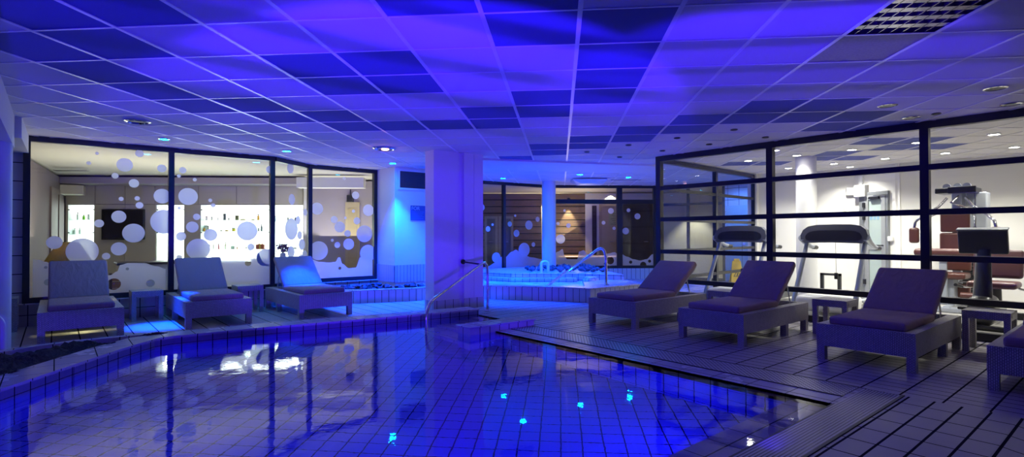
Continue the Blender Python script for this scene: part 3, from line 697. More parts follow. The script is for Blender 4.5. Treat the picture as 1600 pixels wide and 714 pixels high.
strip(bwk, SA, SCn, .14, 0, SW0); strip(bwk, SCn, SD, .14, 0, SW0)
struct(bwk, 'wall_spa_sill', SPAT)

# gym glazing facing the pool: posts and bars
GX = 8.07
gz = (2.015, 1.475, .92, .43)
yy = [5.67, 3.745, 1.885, .015, -1.9, -3.0]
for k in range(5):
    window('window_%d' % (9 + k), (GX, yy[k]), (GX, yy[k + 1]), (-1, 0), .0, CEIL, bars_z=gz, fw=.09, fd=.10, barw=.07, ends=(True, False))
# side glazing of the gym towards the spa passage
window('window_14', (GX + .05, 5.66), (10.25, 5.80), (0, -1), 0, CEIL - .02, bars_z=gz, fw=.075, fd=.08, barw=.055, ends=(False, True))
window('window_15', (10.25, 5.80), (12.1, 5.92), (0, -1), 0, CEIL - .02, bars_z=gz, fw=.075, fd=.08, barw=.055, ends=(False, True))
# gym walls
G = [(12.1, 5.98), (12.78, 4.12), (12.36, 3.25), (12.62, 1.2), (12.62, -3.0)]
gw = MB()
gw.box(12.05, 12.2, 5.84, 6.05, 0, CEIL)
for k in range(4):
    T, Ln = frame2(G[k], G[k + 1], (-1, -.2)); gw.box(-.04, Ln + .04, -.15, 0, 0, CEIL, T=T)
struct(gw, 'wall_gym', GYMW)
struct(MB().lathe([(.165, 0), (.165, CEIL)], (10.12, 4.02, 0), 40), 'pillar_round_gym', WHITEP, smooth=True)
# passage wall seen through the gym side glazing
hw = MB().box(13.3, 13.45, 5.9, 7.28, 0, CEIL)
struct(hw, 'wall_passage', HALLT)
struct(MB().box(12.2, 13.4, 5.95, 6.1, 0, CEIL), 'wall_passage_side', HALLT)

# ------------------------------------------------------------------ shop behind the left windows
def board(px, py, dist, ang):
    p0 = CO + ray(px, py) * dist; d = Vector((math.cos(math.radians(ang)), math.sin(math.radians(ang)), 0))
    T, _ = frame2((p0.x, p0.y), (p0.x + d.x, p0.y + d.y), (-p0.x, -p0.y))
    Ti = T.inverted(); n = T.to_3x3() @ Vector((0, 1, 0)); q0 = Vector((p0.x, p0.y, 0))
    def at(px, py, off=0.):
        q = Ti @ onp(px, py, q0 + n * off, n); return q.x, q.z
    return T, at
WT, wat = board(102, 320, 12.5, -36)
flip = wat(400, 320)[0] < wat(102, 320)[0]
def wx(px, off=0.): return wat(px, 340, off)[0]
def wz(px, py, off=0.): return wat(px, py, off)[1]
def wbox(mb, px0, px1, z0, z1, y0, y1, mi=0):
    a, b = sorted((wx(px0), wx(px1))); mb.box(a, b, y0, y1, z0, z1, mi); return mb
ZT = wz(102, 289.3); ZN = wz(125, 319.5); ZB = .60
sw = MB()
wbox(sw, 60, 640, -.0, 2.5, -.50, -.41)
wbox(sw, 484, 640, 0, 2.5, -.41, -.02, 1)
wall = struct(sw, 'wall_shop', [PANELM, GREYP]); wall.matrix_world = WT
pn = MB()
wbox(pn, 102, 483, 0, ZB, -.4, -.004)
for a, b in ((102, 105.5), (147.3, 244), (288, 313), (421.3, 424), (474, 483)): wbox(pn, a, b, ZB, ZN, -.4, -.004)
for z in (1.06, 1.75):
    pass
o = struct(pn, 'wall_shop_panels', PANELM); o.matrix_world = WT
# panel joints are modelled as separate raised panels
pj = MB()
for a, b in ((147.6, 195.3), (196.2, 243.6)):
    for z0, z1 in ((ZB + .01, 1.06), (1.07, ZN - .01)): wbox(pj, a, b, z0, z1, -.004, .012)
o = struct(pj, 'trim_7', PANELM); o.matrix_world = WT
ordw = ['first', 'second', 'third', 'fourth', 'fifth', 'sixth', 'seventh', 'eighth', 'ninth', 'tenth', 'eleventh', 'twelfth']
ups = [102, 149, 195.8, 242.7, 290, 310.5, 369.8, 421.5, 474]
for k in range(8):
    r = thing('upper_cabinet', '%s upper cabinet from the left in the beige row above the lit display niches' % ordw[k], 'cabinet', (0, 0, 0), 0, 'upper cabinets of the shop wall')
    r.matrix_world = WT
    wbox(MB(), ups[k] + .1, ups[k + 1] - .1, ZN + .004, ZT, -.39, -.006).build('body', PANELM, r)
    a, b = sorted((wx(ups[k] + .6), wx(ups[k + 1] - .6)))
    MB().box(a, b, -.004, .014, ZN + .015, ZT - .01).build('door', PANELM, r)
SHELFG = mat('glass_shelf', (.55, .85, .75), .05, 0, .5, emit=(.5, .9, .75), estr=.25)
niches = [(105.5, 147.3, 'narrow brightly lit display niche at the left of the television', (343.5, 366)),
          (244, 288, 'narrow lit display niche right of the television behind the window post', (345, 376.5)),
          (313, 421.3, 'widest lit display niche full of small cosmetic products', (343.8, 361.4, 389.8)),
          (424, 474, 'lit display niche at the right end behind the corner windows', (345.3, 361.6, 389.5))]
NT = []
for a, b, lab, sh in niches:
    r = thing('display_niche', lab, 'display cabinet'); r.matrix_world = WT; NT.append(r)
    x0, x1 = sorted((wx(a), wx(b)))
    MB().box(x0, x1, -.33, -.31, ZB, ZN).build('light_panel', FIRE, r)
    MB().box(x0, x0 + .01, -.31, -.005, ZB, ZN).box(x1 - .01, x1, -.31, -.005, ZB, ZN).box(x0, x1, -.31, -.005, ZN - .01, ZN).box(x0, x1, -.31, -.005, ZB, ZB + .012).build('case', WHITEPL, r)
    for y in sh:
        z = wz((a + b) / 2, y); MB().box(x0 + .012, x1 - .012, -.30, -.03, z - .006, z).build('glass_shelf', SHELFG, r)
    for xx in (x0 + .025, x1 - .025):
        for z in (ZN - .12, .5 * (ZN + ZB) + .02): MB().box(xx - .012, xx + .012, -.02, .0, z - .012, z + .012).build('hinge', BLACKM, r)
# products on the shelves: (pixel x, shelf y, width, height in px, colour, kind)
prod = [(131, 343.5, 4, 8.5, (.25, .6, .05), 'bottle', 'green bottle standing on the upper shelf of the left niche'),
        (121.5, 343.5, 3, 12, (.7, .75, .72), 'bottle', 'pale slim bottle beside the green one in the left niche'),
        (139, 343.5, 4, 9, (.72, .78, .70), 'jar', 'pale jar right of the green bottle in the left niche'),
        (117, 366, 3, 9, (.7, .72, .72), 'bottle', 'pale bottle on the lower shelf of the left niche'),
        (125, 366, 3.5, 10, (.68, .7, .7), 'bottle', 'second pale bottle on the lower shelf of the left niche'),
        (323, 343.8, 3, 6.5, (.75, .55, .55), 'box', 'pale pink box first on the top shelf of the widest niche'),
        (331, 343.8, 2.6, 6, (.75, .6, .55), 'box', 'second pale pink box on the top shelf of the widest niche'),
        (340.5, 343.8, 2.2, 5.5, (.75, .62, .58), 'bottle', 'tiny pink bottle on the top shelf of the widest niche'),
        (351.2, 343.8, 4, 10.5, (.16, .16, .20), 'box', 'tall dark grey box on the top shelf of the widest niche'),
        (357.2, 343.8, 2, 5, (.03, .03, .03), 'bottle', 'tiny black bottle beside the tall dark grey box'),
        (370.5, 343.8, 5, 7.5, (.17, .16, .06), 'box', 'olive square box in the middle of the top shelf'),
        (380, 343.8, 8, 2, (.6, .42, .08), 'box', 'flat golden box lying on the top shelf'),
        (395.5, 343.8, 5, 2, (.6, .45, .12), 'box', 'small flat golden box right of the longer golden one'),
        (403.6, 343.8, 3.6, 9.5, (.80, .35, .02), 'bottle', 'orange bottle at the right end of the top shelf'),
        (321.2, 361.4, 10, 9.5, (.28, .24, .22), 'frame', 'small framed picture on the middle shelf of the widest niche'),
        (319.3, 361.4, 3, 6, (.75, .35, .03), 'bottle', 'orange bottle in front of the small framed picture'),
        (329.5, 361.4, 2, 3, (.5, .35, .3), 'jar', 'tiny brown jar right of the framed picture'),
        (346, 361.4, 3.5, 2, (.7, .6, .5), 'box', 'flat cream tin on the middle shelf'),
        (354.5, 361.4, 5, 2.2, (.75, .4, .08), 'box', 'flat orange tin on the middle shelf'),
        (365.3, 361.4, 5.5, 6, (.85, .55, .04), 'jar', 'yellow orange jar on the middle shelf'),
        (377.5, 361.4, 3, 5, (.03, .03, .035), 'box', 'small black box in the middle of the middle shelf'),
        (404, 361.4, 2.2, 7, (.05, .05, .05), 'bottle', 'short black bottle at the right of the middle shelf'),
        (408.7, 361.4, 3, 11, (.10, .10, .12), 'bottle', 'tall dark bottle at the right end of the middle shelf'),
        (327.5, 389.8, 2, 10, (.75, .62, .6), 'bottle', 'slim pale bottle first on the lowest shelf of the widest niche'),
        (333.5, 389.8, 2, 10, (.75, .66, .62), 'bottle', 'slim pale bottle second on the lowest shelf of the widest niche'),
        (341.8, 389.8, 2.8, 9, (.75, .22, .22), 'bottle', 'pink red bottle on the lowest shelf of the widest niche'),
        (352.5, 389.8, 2.6, 11, (.78, .68, .55), 'bottle', 'tall cream bottle on the lowest shelf of the widest niche'),
        (364, 389.8, 5.5, 5.5, (.35, .38, .30), 'frame', 'little green framed card on the lowest shelf'),
        (370.6, 389.8, 2.4, 4, (.75, .32, .12), 'jar', 'small orange jar beside the green framed card'),
        (385, 389.8, 2.2, 4, (.3, .2, .12), 'jar', 'small brown jar on the lowest shelf'),
        (407.5, 389.8, 13, 9.5, (.42, .10, .07), 'gift', 'red gift box with gold bow at the right of the lowest shelf'),
        (430, 345.3, 3.4, 8, (.62, .68, .68), 'bottle', 'pale bottle left of the window post in the right niche'),
        (450, 345.3, 2.4, 8, (.05, .05, .06), 'bottle', 'black bottle seen through the narrow corner window'),
        (462, 345.3, 3.4, 6, (.04, .04, .05), 'box', 'black box seen through the narrow corner window'),
        (461, 389.5, 5, 3, (.6, .5, .42), 'box', 'flat cream box seen low through the narrow corner window'),
        (509, 345.3, 3, 2, (.5, .5, .5), 'box', 'grey tin on the upper shelf behind the right window'),
        (509.5, 384.5, 5, 7, (.5, .06, .04), 'frame', 'small red frame in the lit niche behind the right window')]
for px, py, wpx, hpx, colr, kind, lab in prod:
    if px > 474: continue
    yo = -.11 if 'in front' in lab else -.18
    x = wx(px, yo); s_ = (12.7) / FOC; w_, h_ = wpx * s_, hpx * s_
    na, nb = next((a, b) for a, b, _l, _s in niches if a <= px <= b); z = wz((na + nb) / 2, py) + .0015
    m = mat('product_%.2f_%.2f_%.2f' % colr, colr, .3)
    nm = {'bottle': 'bottle', 'box': 'box', 'jar': 'jar', 'frame': 'picture_frame', 'gift': 'gift_box'}[kind]
    r = thing(nm, lab, nm.replace('_', ' '), WT @ Vector((x, yo, z)), WT.to_euler().z, 'products in the lit niches')
    if kind == 'bottle':
        bd = MB().lathe([(w_ / 2 * .96, 0), (w_ / 2, .004), (w_ / 2, h_ * .68), (w_ * .22, h_ * .80), (w_ * .22, h_ * .86)], n=14).build('body', m, r, True)
        MB().lathe([(w_ * .3, h_ * .86), (w_ * .3, h_)], n=12).build('cap', DARKP, bd, True)
    elif kind == 'jar':
        MB().lathe([(w_ / 2 * .9, 0), (w_ / 2, h_ * .1), (w_ / 2, h_ * .7), (w_ * .42, h_ * .76)], n=16).build('body', m, r, True)
        MB().lathe([(w_ * .5, h_ * .76), (w_ * .5, h_)], n=16).build('lid', WHITEPL, r, True)
    elif kind == 'frame':
        f_ = MB(); t = w_ * .14
        f_.box(-w_ / 2, w_ / 2, -.01, .01, 0, t).box(-w_ / 2, w_ / 2, -.01, .01, h_ - t, h_).box(-w_ / 2, -w_ / 2 + t, -.01, .01, t, h_ - t).box(w_ / 2 - t, w_ / 2, -.01, .01, t, h_ - t).build('frame', m, r)
        MB().box(-w_ / 2 + t, w_ / 2 - t, -.004, .004, t, h_ - t).build('card', WHITEPL, r)
    elif kind == 'gift':
        MB().rbox(-w_ / 2, w_ / 2, -.05, .05, 0, h_ * .8, .006, 2).build('body', m, r)
        MB().box(-.015, .015, -.052, .052, 0, h_ * .81).tube([(0, 0, h_ * .8), (-.05, 0, h_ * .95), (-.06, 0, h_ * .85), (0, 0, h_ * .82), (.05, 0, h_ * .95), (.06, 0, h_ * .85), (0, 0, h_ * .8)], .006, 6).build('bow', mat('gold_bow', (.7, .5, .1), .4), r)
    else:
        MB().rbox(-w_ / 2, w_ / 2, -w_ * .3, w_ * .3, 0, h_, min(.004, h_ * .2), 2).build('body', m, r)
        MB().box(-w_ / 2 - .001, w_ / 2 + .001, -w_ * .3 - .001, w_ * .3 + .001, h_ * .78, h_ * .84).build('lid_seam', DARKP, r)
# television
tv = thing('television', 'black flat television on the beige panel wall seen through the left window', 'television'); tv.matrix_world = WT
a, b = sorted((wx(161.5), wx(228))); zt, zb = wz(195, 327), wz(195, 374.5)
MB().rbox(a, b, .02, .075, zb, zt, .012, 2).build('casing', DARKP, tv)
MB().box(a + .03, b - .03, .075, .078, zb + .04, zt - .03).build('screen', mat('tv_screen', (.006, .006, .008), .12), tv)
MB().box((a + b) / 2 - .15, (a + b) / 2 + .15, .0, .02, (zt + zb) / 2 - .12, (zt + zb) / 2 + .12).build('wall_bracket', BLACKM, tv)
# shop shell: ceiling, bulkheads, left wall, floor
BTm, bat = board(102, 320, 11.85, -36)
bh = MB(); xa, xb = sorted((bat(40, 300)[0], bat(475, 300)[0])); bh.box(xa, xb, -.55, 0, wat(200, 289.5)[1] - .02, 2.5)
o = struct(bh, 'beam_3', GREYP); o.matrix_world = BTm
shl = wat(102, 320)[0]; pL = WT @ Vector((wat(101, 320)[0], 0, 0)); pR = WT @ Vector((wat(640, 320)[0], 0, 0))
struct(MB().prism([(-4, 10.05), (3.2, 10.05), (3.75, 10.62), (5.12, 10.64), (8.0, 11.1), (pR.x + 1, pR.y + 1), (pL.x - 3, pL.y + 2)], 2.545, 2.56), 'ceiling_shop', mat('shop_ceiling', (.66, .63, .55), .8))
struct(MB().prism([(-4, 10.9), (8.0, 10.9), (pR.x + 1, pR.y + 1), (pL.x - 3, pL.y + 2)], -.2, .0), 'floor_shop', mat('shop_floor', (.42, .38, .33), .35, var=(3, .85)))
wl = MB(); T, Ln = frame2((-.62, 9.95), (pL.x, pL.y), (1, 0)); wl.box(-.1, Ln + .6, -.12, 0, 0, 2.5, T=T)
struct(wl, 'wall_shop_left', mat('brown_wall', (.17, .13, .14), .7))
dl = MB(); dl.box(.9, 1.0, -.0, .03, 0, 2.1, T=T).box(1.9, 2.0, -.0, .03, 0, 2.1, T=T).box(.9, 2.0, 0, .03, 2.1, 2.2, T=T).box(1.0, 1.9, 0, .012, 0, 2.1, T=T)
struct(dl, 'door_1', mat('brown_door', (.20, .15, .15), .55))
bl2 = MB(); bl2.box(.0, .7, .0, .40, 2.14, 2.34, T=T).box(.0, .5, 0, .30, 2.34, 2.5, T=T)
struct(bl2, 'beam_4', CREAM)
wr = MB(); T, Ln = frame2((5.25, 10.72), (6.62, 11.0), (0, 1)); wr.box(0, Ln, -.02, .02, 0, 2.5, T=T)
p9 = onp(584, 330, (7.2, 13.3, 0), (.2, 1, 0))
struct(wr, 'wall_shop_right', CREAM)
struct(MB().box(6.62, 6.75, 10.95, 17, 0, 2.57), 'wall_shop_end', CREAM)
# things on the grey right part of the shop wall
r = thing('tan_door_panel', 'tan upright panel on the grey shop wall behind the right window', 'panel'); r.matrix_world = WT
a, b = sorted((wx(540), wx(562)))
MB().box(a, b, -.018, .03, .1, 2.0).build('board', mat('tan_board', (.46, .38, .22), .6), r); MB().box(a + .06, b - .06, .03, .04, .25, 1.85).build('inset', mat('tan_inset', (.42, .34, .19), .6), r)
r = thing('wall_phone_box', 'small black box with cable high on the grey shop wall', 'box'); r.matrix_world = WT
a, b = sorted((wx(543), wx(553))); z0, z1 = wz(548, 316), wz(548, 305)
MB().rbox(a, b, -.02, .10, z0, z1, .01, 2).build('housing', DARKP, r); MB().tube([((a + b) / 2, .03, z1), ((a + b) / 2, .03, 2.3)], .012).build('cable', BLACKM, r)
o = MB(); wbox(o, 476.5, 480.5, 0, 2.4, -.02, .10); o = struct(o, 'trim_8', WHITEP); o.matrix_world = WT
D2, d2at = board(500, 285, 11.9, -36)
a, b = sorted((d2at(463, 285)[0], d2at(568, 285)[0])); o = struct(MB().box(a, b, -.25, 0, d2at(500, 293)[1], d2at(500, 277)[1]), 'beam_5', WHITEP); o.matrix_world = D2
r = thing('linear_ceiling_vent', 'long slim vent in the cream shop ceiling', 'vent'); pv = onz(112, 266, 2.497)
r.location = pv; r.rotation_euler = (0, 0, WT.to_euler().z)
MB().box(-.32, .32, -.05, .05, -.012, .0).build('frame', mat('vent_grey', (.3, .3, .28), .5), r)
vs = MB()
for k in range(3): vs.box(-.30, .30, -.036 + .028 * k, -.024 + .028 * k, -.016, -.012)
vs.build('slat', DARKP, r)
# table lamp behind the window on a low cabinet
lv_ = 10.50; lp_ = onv(107, 400, lv_); LS = fwd(lp_) / FOC
base = thing('low_cabinet', 'low white cabinet under the table lamp behind the left window', 'cabinet', (lp_.x, lv_, 0))
zc = onv(104, 413, lv_).z
MB().rbox(-.30, .34, -.18, .25, .06, zc - .03, .01, 2).build('body', WHITEPL, base); MB().box(-.32, .36, -.20, .27, zc - .03, zc).build('top', WHITEPL, base); MB().box(-.28, .32, -.16, .23, 0, .06).build('plinth', DARKP, base)
lt = thing('table_lamp', 'table lamp with sloping straw shade glowing behind the left window', 'lamp', (lp_.x, lv_, zc))
zh = onv(104, 378, lv_).z - zc
MB().lathe([(.09, 0), (.09, .02), (.025, .03), (.025, zh * .6)], n=20).build('base', DARKP, lt, True)
MB().lathe([(31 * LS, .02), (13 * LS, zh), (13 * LS - .006, zh), (31 * LS - .006, .02)], n=32).build('lamp_shade', SHADE, lt, True)
lamp('POINT', 'bulb_light', (0, 0, zh * .55), 60, (1, .80, .32), None, .03, parent=lt)
lamp('SPOT', 'floor_glow', (.32, 9.70, .60), 26, (1., .92, .45), (.32, 8.35, 0), .04, angle=85, blend=.9)
# reception desk with flowers, crate
dk = thing('reception_desk', 'pale reception desk with dark top behind the second window', 'desk'); q1, q2 = onv(186, 411, 11.0), onv(266, 411, 11.0)
dk.location = (q1.x, 11.0, 0)
MB().rbox(0, q2.x - q1.x + .6, 0, .6, .05, q1.z - .04, .01, 2).build('front', CREAM, dk); MB().rbox(-.03, q2.x - q1.x + .63, -.03, .63, q1.z - .04, q1.z, .008, 2).build('desktop', mat('dark_top', (.05, .035, .045), .35), dk)
MB().box(.03, q2.x - q1.x + .57, .03, .57, 0, .05).build('plinth', DARKP, dk)
cr = onv(183, 452, 10.7)
ct = thing('wooden_crate', 'orange wooden crate standing behind the frosted wave of the left window', 'crate', (cr.x, 10.7, 0))
cm = MB()
for k in range(5): cm.box(-.09, .09, -.07, .07, .06 + .11 * k, .15 + .11 * k)
cm.build('slats', mat('orange_wood', (.50, .20, .07), .5, var=(12, .6)), ct); MB().box(-.1, -.07, -.08, .08, 0, .62).box(.07, .1, -.08, .08, 0, .62).build('corner_post', mat('dark_wood', (.1, .05, .03), .5), ct)
fp = onv(442, 404, 10.75)
co_ = thing('flower_counter', 'white counter under the dark red flowers behind the corner post', 'counter', (fp.x, 10.75, 0))
MB().rbox(-.45, .28, -.14, .34, .04, fp.z - .02, .01, 2).build('body', WHITEPL, co_); MB().box(-.47, .30, -.16, .36, fp.z - .02, fp.z).build('top', WHITEPL, co_); MB().box(-.42, .25, -.1, .3, 0, .04).build('plinth', DARKP, co_)
fl_ = thing('flower_vase', 'dark red flowers in a small vase behind the corner window post', 'flowers', (fp.x, 10.75, fp.z))
MB().lathe([(.04, 0), (.055, .04), (.05, .09), (.035, .11)], n=18).build('vase', WHITEPL, fl_, True)
pm = MB()
for k in range(60):
    a = random.uniform(0, 2 * PI); e = random.uniform(-.3, 1.4); R = random.uniform(.08, .15)
    d = Vector((math.cos(a) * math.cos(e), math.sin(a) * math.cos(e), math.sin(e) * .8)); c = Vector((0, 0, .16)) + d * R
    t = d.orthogonal().normalized(); bb = d.cross(t); s = .035
    pm.add([c - t * s, c + bb * s * .7 + d * .02, c + t * s, c - bb * s * .7 + d * .01, c + d * .03], [(0, 1, 4), (1, 2, 4), (2, 3, 4), (3, 0, 4), (3, 2, 1, 0)])
pm.build('blossoms', mat('dark_red_petal', (.12, .006, .02), .6), fl_)
sm_ = MB()
for k in range(6): sm_.tube([(0, 0, .08), (.03 * math.cos(k), .03 * math.sin(k), .16), (.06 * math.cos(k), .06 * math.sin(k), .2)], .005, 6)
sm_.build('stem', mat('stem_green', (.06, .16, .05), .6), fl_)

# ------------------------------------------------------------------ corridor behind the spa windows
CT, cat_ = board(860, 367, 17.0, -39.96)
def cxz(px, py, off=0.): return cat_(px, py, off)
def cbox(mb, p0, p1, z0, z1, y0, y1, mi=0, T=None):
    a, b = sorted((cxz(p0, 360)[0], cxz(p1, 360)[0])); mb.box(a, b, y0, y1, z0, z1, mi); return mb
cw = MB()
cbox(cw, 700, 846, 0, 2.5, -.15, .0, 0); cbox(cw, 852, 914.5, 0, 2.5, -.15, .0, 0); cbox(cw, 846, 852, 0, 2.5, -.35, -.25, 1)
cbox(cw, 914.5, 1180, 0, 2.5, -.15, 0.02, 1)
o = struct(cw, 'wall_corridor', [WOOD, CREAM]); o.matrix_world = CT
def cdoor(name, p0, p1, zt, m, fm, handle=True):
    r = sroot(name); r.matrix_world = CT
    a, b = sorted((cxz(p0, 360)[0], cxz(p1, 360)[0]))
    MB().box(a, a + .08, .02, .07, 0, zt).box(b - .08, b, .02, .07, 0, zt).box(a, b, .02, .07, zt, zt + .08).build('door_frame', fm, r)
    MB().box(a + .08, b - .08, .022, .05, .01, zt).build('door_leaf', m, r)
    if handle: MB().tube([(a + .16, .05, 1.0), (a + .16, .10, 1.0), (a + .28, .10, 1.0)], .012).build('door_handle', STEEL, r)
PALE = mat('pale_door', (.34, .30, .17), .5); BROWND = mat('dark_door', (.075, .05, .035), .5, var=(6, .7))
cdoor('door_2', 757, 778, 1.72, mat('olive_door', (.16, .15, .08), .5), PALE); cdoor('door_3', 779, 802, 1.72, mat('olive_door', (.2, .19, .1), .5), PALE)
cdoor('door_4', 936, 966, 2.1, mat('tan_door', (.50, .37, .20), .5), mat('tan_frame', (.42, .30, .16), .5)); cdoor('door_5', 970, 1019, 2.12, BROWND, BROWND)
o = MB(); cbox(o, 925, 932, 0, 2.12, .02, .04); o = struct(o, 'trim_9', mat('dark_slit', (.035, .02, .02), .5)); o.matrix_world = CT
r = thing('notice_board', 'pale green notice sheet on the tan corridor wall', 'notice'); r.matrix_world = CT
a, b = sorted((cxz(951, 360)[0], cxz(965, 360)[0])); z0, z1 = cxz(958, 352)[1], cxz(958, 330)[1]
MB().box(a, b, .05, .06, z0, z1).build('sheet', mat('pale_green', (.42, .42, .18), .6), r)
nl = MB()
for k in range(7): nl.box(a + .05, b - .06 - .04 * (k % 3), .06, .062, z1 - .08 - .055 * k, z1 - .065 - .055 * k)
nl.build('printed_lines', mat('olive_print', (.16, .15, .06), .6), r)
struct(MB().prism([(6.7, 10.95), (8.8, 10.99), (10.36, 10.9), (12.85, 9.1), (13.5, 7.4), (13.5, 5.9), (20, 6), (20, 20), (6.7, 20)], 2.545, 2.56), 'ceiling_corridor', mat('corridor_ceiling', (.70, .62, .50), .8))
struct(MB().prism([(6.7, 10.9), (14.0, 10.9), (14.0, 5.0), (20, 5.0), (20, 20), (6.7, 20)], -.2, 0.), 'floor_corridor', mat('corridor_floor', (.36, .31, .26), .3))
bn = thing('lit_bench', 'low wooden bench with glowing warm edge along the corridor cladding', 'bench'); bn.matrix_world = CT
a, b = sorted((cxz(871, 360)[0], cxz(960, 360)[0])); zb_ = cxz(890, 398)[1]
MB().box(a, b, .05, .55, zb_ - .06, zb_).build('seat', mat('bench_wood', (.34, .17, .08), .45), bn)
MB().box(a, b, .1, .5, 0, zb_ - .06).build('base', mat('bench_base', (.12, .05, .03), .5), bn)
MB().box(a, b, .55, .556, zb_ - .05, zb_ - .012).build('light_strip', emis('strip_warm', (1, .62, .36), 1.6), bn)
# wall washer on the cladding
sp_ = CT @ Vector((cxz(888, 318)[0], .16, 2.28))
r = thing('wall_spotlight', 'small wall spotlight casting a cone onto the wooden cladding', 'spotlight', sp_, CT.to_euler().z)
MB().lathe([(.03, -.02), (.05, .0), (.05, .06), (.03, .08)], n=16).build('housing', BLACKM, r, True); MB().box(-.015, .015, -.17, 0, .02, .05).build('arm', BLACKM, r)
lamp('SPOT', 'wash', (0, -.02, -.04), 170, (1, .88, .6), None, .02, angle=58, blend=.5, parent=r)
sp2 = CT @ Vector((cxz(849, 318)[0], -.10, 2.40)); lamp('SPOT', 'slit_wash', sp2, 160, (1, .9, .6), (sp2.x, sp2.y, 0), .02, angle=60, blend=.5)
sp3 = CT @ Vector((cxz(1085, 318)[0], .55, 2.46)); lamp('SPOT', 'wall_wash', sp3, 170, (1, .92, .72), (sp3.x, sp3.y, 0), .02, angle=80, blend=.5)
window('window_16', (12.78, 9.0), (13.36, 7.30), (-1, 0), 0, W1, bars_z=(2.03,), posts=(.85,), fw=.07)

# ------------------------------------------------------------------ spa: walls, tiers, water
SZ = .26
f0 = [(5.75, 9.0), (6.22, 8.32), (6.72, 7.60), (7.17, 6.96), (7.30, 6.55), (8.55, 6.45)]
s_in = [(5.95, 9.15), (6.42, 8.48), (6.92, 7.78), (7.36, 7.14), (7.56, 6.92), (8.55, 6.86)]
sp = MB(); spc = MB()
for i in range(5):
    sp.prism([f0[i], f0[i + 1], s_in[i + 1], s_in[i]], 0, SZ - .02)
    ex = .015
    o_ = offset_poly(f0, ex)
    spc.prism([o_[i], o_[i + 1], s_in[i + 1], s_in[i]], SZ - .02, SZ)
spc.prism([(7.56, 6.92), (8.55, 6.86), (9.2, 7.3), (8.9, 7.62), (8.2, 7.55)], SZ - .02, SZ); sp.prism([(7.56, 6.92), (8.55, 6.86), (9.2, 7.3), (8.9, 7.62), (8.2, 7.55)], 0, SZ - .02)
sp.prism([(8.55, 6.45), (8.6, 6.45), (9.25, 7.3), (9.2, 7.3), (8.55, 6.86)], 0, SZ - .02); spc.prism([(8.55, 6.435), (8.62, 6.435), (9.27, 7.3), (9.2, 7.3), (8.55, 6.86)], SZ - .02, SZ)
k = sroot('wall_whirlpool'); sp.build('tile_face', SPAT, k); spc.build('coping', KERBTOP, k)
wv_ = MB(); wpl = s_in[:4] + [(7.6, 6.95), (8.2, 7.5), (8.85, 7.7), (9.15, 7.45), (8.75, 8.25), (7.72, 9.2), (7.55, 9.86), (7.1, 10.3), (5.9, 10.3)]
wv_.add([(x, y, .205) for x, y in wpl], [tuple(range(len(wpl)))])
o = wv_.build('whirlpool_water', FOAM); o['kind'] = 'stuff'; tag(o, 'rippled pale blue water in the raised whirlpool', 'water')
t2 = MB(); t2f = [(7.2, 10.6), (7.50, 9.86), (7.67, 9.16), (8.71, 8.23), (9.18, 7.29)]
t2b = [(7.2, 10.95), (8.0, 10.9), (9.0, 10.84), (10.25, 10.70), (11.0, 10.15)]
TZ = .37
for i in range(4): t2.prism([t2f[i], t2f[i + 1], t2b[i + 1], t2b[i]], 0, TZ)
# seat step inside the whirlpool
t2s = offset_poly(t2f, -.0)
st2 = MB()
for i in range(1, 3):
    p, q = Vector(t2f[i]), Vector(t2f[i + 1]); nn = Vector((-.52, -.55)) * .45
    st2.prism([p[:], q[:], (q + nn)[:], (p + nn)[:]], 0, .285)
k = sroot('wall_spa_tier'); t2.build('tile_face', SPAT2, k); st2.build('step', SPAT2, k)
ed = MB(); e1 = onz(935, 438, .30)
ed.rbox(-.17, .17, -.13, .13, 0, .34, .09, 5)
o = ed.build('step_rounding', KERBTOP, k, True, loc=(8.62, 7.72, 0))
# planter with rocks in front of the right-hand window
PZ = .235
pf = [(3.62, 10.35), (3.76, 9.62), (4.10, 9.20), (4.69, 9.00), (5.14, 8.86), (5.80, 8.98), (6.02, 9.30)]
pin = offset_poly(pf, -.16); pin = [(2 * a[0] - b[0], 2 * a[1] - b[1]) if False else b for a, b in zip(pf, pin)]
if pin[3][1] < pf[3][1]: pin = offset_poly(pf, .16)
pw = MB(); pc = MB()
for i in range(len(pf) - 1):
    pw.prism([pf[i], pf[i + 1], pin[i + 1], pin[i]], 0, PZ - .02); pc.prism([pf[i], pf[i + 1], pin[i + 1], pin[i]], PZ - .02, PZ)
pw.prism([pin[1], pin[2], pin[3], pin[4], pin[5], pin[6], (5.9, 9.72), (5.12, 9.72), (5.12, 10.4), (3.8, 10.4), pin[0]], 0, PZ - .06, 1)
k = sroot('wall_planter'); pw.build('tile_face', [SPAT, SOIL], k); pc.build('coping', KERBTOP, k)
